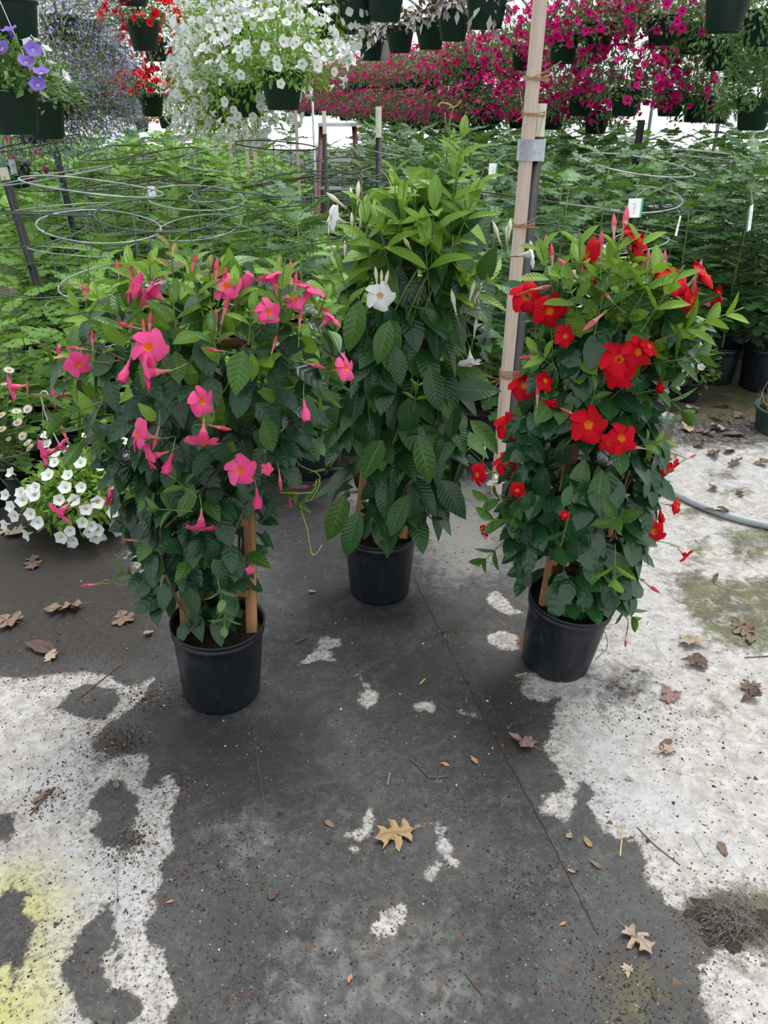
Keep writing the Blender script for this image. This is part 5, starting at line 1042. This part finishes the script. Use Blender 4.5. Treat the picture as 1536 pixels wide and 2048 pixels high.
def dead(px, py, spx, rz, key, lab, grp=None, h=0.002, tilt=0):
    q = G(px, py); z = np.dot(q-CAM, [0, CP, -SP]); s_ = spx*z/FPX*1.15
    sx = random.uniform(.55, .95) if grp else random.uniform(.8, 1.)
    R_ = np.array(Matrix.Rotation(rz, 4, 'Z')@Matrix.Rotation(tilt+(random.uniform(-.3, .3) if grp else random.uniform(-.1, .1)), 4, 'X')@Matrix.Rotation(random.uniform(-.35, .35), 4, 'Y')@Matrix.Diagonal((s_*sx, s_, s_*random.uniform(.8, 1.5), 1)))
    Mx = R_.copy(); Mx[:3, 3] = (q[0], q[1], h-.001-(LG[key].V@R_[:3, :3].T)[:, 2].min())
    return tag(ob('dead_leaf', LK[key], None, Mx), lab, 'leaf', grp)
dead(787, 1672, 75, 1.9, LKK[0], 'tan lobed oak leaf on dark fabric beside a pale patch')
dead(1276, 1884, 62, -2.6, LKK[1], 'pale pointed oak leaf with long stem on dark fabric')
dead(1040, 1487, 48, 1.0, LKK[2], 'mauve star shaped maple leaf beside the fabric seam')
dead(130, 1222, 66, 1.8, LKK[5], 'grey brown ragged leaf left of the pink plant pot, half flattened')
dead(245, 1236, 46, .6, LKK[3], 'crinkled maple leaf lying between ragged leaf and pink plant pot')
dead(14, 1245, 50, 1.2, LKK[3], 'brown maple leaf at the edge of the damp soil')
dead(66, 1128, 50, .4, LKK[5], 'curled brown oak leaf under the ground petunias')
dead(82, 1298, 60, 1.3, LKK[4], 'rolled brown leaf lying on dark dirt')
dead(105, 1310, 36, .2, LKK[8], 'short curled leaf standing beside the rolled brown one')
dead(20, 1068, 50, 1.5, LKK[8], 'pale leaf beneath the petunia flowers beside daisies')
dead(1048, 1316, 46, .15, LKK[7], 'orange brown leaf leaning on the red plant pot', h=.01, tilt=1.2)
dead(947, 1521, 22, .5, LKK[7], 'small orange leaf scrap near the mauve maple leaf')
dead(1175, 1685, 24, .3, LKK[6], 'small yellow curled leaf on dark fabric near a straw')
dead(1139, 1671, 18, -.5, LKK[8], 'small tan leaf scrap next to the yellow curled leaf')
dead(1430, 1030, 40, 1.2, LKK[3], 'brown leaf resting against the grey hose', h=.02)
for px, py, spx, k in [(1390, 1290, 52, 8), (1385, 1330, 50, 3), (1335, 1390, 40, 2), (1500, 1375, 44, 5), (1500, 1400, 40, 3), (1325, 1505, 42, 8), (1330, 1490, 30, 4), (1480, 1255, 50, 3), (1500, 1280, 36, 4), (1445, 1700, 30, 4), (1430, 838, 34, 3), (1380, 825, 36, 8), (1410, 868, 40, 5), (1440, 862, 34, 8), (1400, 890, 34, 3), (1460, 905, 34, 4), (1430, 915, 40, 3), (1470, 930, 36, 5), (1370, 860, 30, 8), (1440, 815, 30, 4), (1350, 840, 28, 3), (1465, 872, 40, 4), (1425, 978, 30, 3), (1480, 990, 24, 5), (1395, 800, 30, 8), (1460, 845, 26, 5), (1345, 915, 26, 8), (1475, 835, 24, 3), (1245, 1376, 20, 4), (1270, 1340, 22, 6), (1430, 1160, 26, 4), (660, 1650, 22, 4), (550, 1790, 24, 3), (232, 1570, 26, 4), (300, 1268, 22, 8), (890, 1530, 16, 7), (1260, 1560, 18, 8), (1190, 1730, 24, 4), (1145, 1745, 16, 8), (1255, 1945, 26, 8), (1310, 1990, 26, 4), (340, 1805, 14, 7), (700, 1960, 18, 7), (1125, 1850, 14, 7), (500, 1050, 24, 8), (627, 1185, 16, 8), (80, 1598, 30, 4), (1520, 930, 26, 3), (1120, 1420, 14, 8)]:
    dead(px, py, spx, random.uniform(0, 6.28), LKK[k], 'dry brown leaf litter scrap on the ground fabric', 'dry leaves scattered on the fabric')
# twigs and straws
for pl, r, mt, lab in [(((822, 1518), (850, 1545), (862, 1555), (895, 1552)), .0028, 'twig', 'bent brown twig on the dark fabric'), (((1246, 1650), (1240, 1712)), .0022, 'straw', 'pale straight straw on dark fabric by the light patch'), (((1275, 1655), (1310, 1690), (1360, 1730)), .0016, 'twig', 'thin grey twig lying across the light patch'), (((870, 2000), (885, 1965), (892, 1950)), .0018, 'twig', 'short curved dark twig near the frayed threads'), (((930, 1945), (965, 1990)), .0018, 'twig', 'thin dark twig near the fabric seam end'), (((60, 1630), (90, 1595), (110, 1575)), .003, 'twig', 'reddish twig lying on the light left patch'), (((1030, 1352), (1055, 1345)), .0018, 'straw', 'short straw beside the red plant pot'), (((775, 1570), (780, 1545)), .0025, 'deadleaf_mauve', 'dark red petal sliver on the dark fabric'), (((840, 1368), (850, 1358)), .003, 'stem_lime', 'lime green stem scrap on the dark fabric'), (((1490, 1315), (1540, 1312)), .002, 'twig', 'thin twig at the mossy patch'), (((590, 1285), (615, 1275)), .003, 'twig', 'short dark twig right of the pink plant pot'), (((240, 1330), (160, 1395)), .0025, 'twig', 'dark twig across the pale rim left of the pink pot')]:
    pts = smoothp([G(x, y, r) for x, y in pl], 12); tag(ob('twig', mesh('twig', tube(pts, r, 5), M[mt])), lab, 'twig')
# weed clump
q = G(1457, 1845); wc = thing('weed_clump', 'matted clump of dead grey roots and moss on the fabric', 'weed clump', q)
gs = []
for _ in range(420):
    c_ = rng.normal(0, .034, 2)*[1.1, .7]; d_ = rng.normal(0, .015, 2); h_ = max(.004, .040-np.hypot(*c_)*.5)
    gs.append(tube([(c_[0]-d_[0], c_[1]-d_[1], random.uniform(.002, h_)), (c_[0]+random.uniform(-.012, .012), c_[1]+random.uniform(-.012, .012), h_*random.uniform(.6, 1.3)), (c_[0]+d_[0], c_[1]+d_[1], random.uniform(.002, h_))], .00055, 3, False))
stuffpart(ob('root_mat', mesh('root_mat', join(gs), M['root']), wc)); mo = lathe([(.085, 0.0003), (.06, .004), (.045, .009), (.02, .014), (.001, .016)], 28); am = np.arctan2(mo.V[:, 1], mo.V[:, 0]); mo.V[:, :2] *= (1+.22*np.sin(3*am+1)+.16*np.sin(7*am)+.10*np.sin(11*am+2))[:, None]; mo.V[:, 1] *= .65; mo.V += rng.normal(0, .003, mo.V.shape)*[1, 1, .6]; mo.V[:, 2] = np.abs(mo.V[:, 2]); ob('soil_mound', mesh('soil_mound', mo, M['crumb']), wc)
# crumbs of soil, bark chips and perlite
def crumbs(n, smin, smax, flat, centres=None):
    tet = Geo([(1, 0, -.4), (-.5, .85, -.4), (-.5, -.85, -.4), (.2, .1, .8), (-.6, .2, .5)], [[0, 1, 3, 3], [1, 4, 3, 3], [1, 2, 4, 4], [2, 3, 4, 4], [2, 0, 3, 3]])
    Ms = []
    for _ in range(n):
        if centres is not None and random.random() < .55:
            cx_, cy_, sp = random.choice(centres); q = G(cx_, cy_)[:2]+rng.normal(0, sp, 2)
        else:
            py = 1000+1080*random.random()**1.0; q = G(random.uniform(-60, 1600), py)[:2]
        s_ = random.uniform(smin, smax)*(1 if random.random() < .93 else 1.9); m_ = T((q[0], q[1], s_*.4*flat), s_, random.uniform(0, 6.28)); m_[:3, 0] *= random.uniform(.6, 1.6); m_[2, 2] *= flat; Ms.append(m_)
    return scatter([tet], Ms)
CC = [(240, 1490, .05), (200, 1470, .06), (285, 1390, .04), (340, 1400, .05), (130, 1260, .12), (200, 1330, .1), (450, 1700, .07), (470, 1760, .06), (530, 1480, .1), (560, 1080, .1), (1000, 1490, .06), (980, 1400, .06), (1020, 1800, .1), (1040, 1770, .05), (1270, 1980, .07), (1240, 2010, .06), (1430, 1850, .08), (420, 1960, .08), (240, 1490, .04), (250, 1480, .03), (300, 1395, .03), (90, 1600, .03), (270, 1680, .03), (350, 1780, .05), (650, 1880, .12), (760, 1470, .06), (900, 1600, .08), (660, 1250, .1), (880, 1270, .04), (920, 1120, .1), (930, 1040, .12), (1100, 1900, .1), (1330, 1440, .1), (1250, 1420, .08), (120, 1560, .06), (40, 1420, .1), (1440, 900, .2), (250, 1700, .04), (370, 1590, .05)]
for nm, n, a_, b_, fl_, mt, lab, cat, cc in (('soil_crumbs', 13000, .0008, .0028, .7, 'crumb', 'dark soil crumbs strewn over the fabric', 'soil', CC), ('bark_chips', 2400, .0018, .0052, .35, 'chip', 'brown bark chips strewn over the fabric', 'bark', CC), ('perlite_grains', 900, .0009, .0019, .9, 'perlite', 'white perlite grains strewn over the fabric', 'perlite', CC)):
    o = tag(ob(nm, mesh(nm, crumbs(n, a_, b_, fl_, cc), M[mt], False)), lab, cat); o['kind'] = 'stuff'
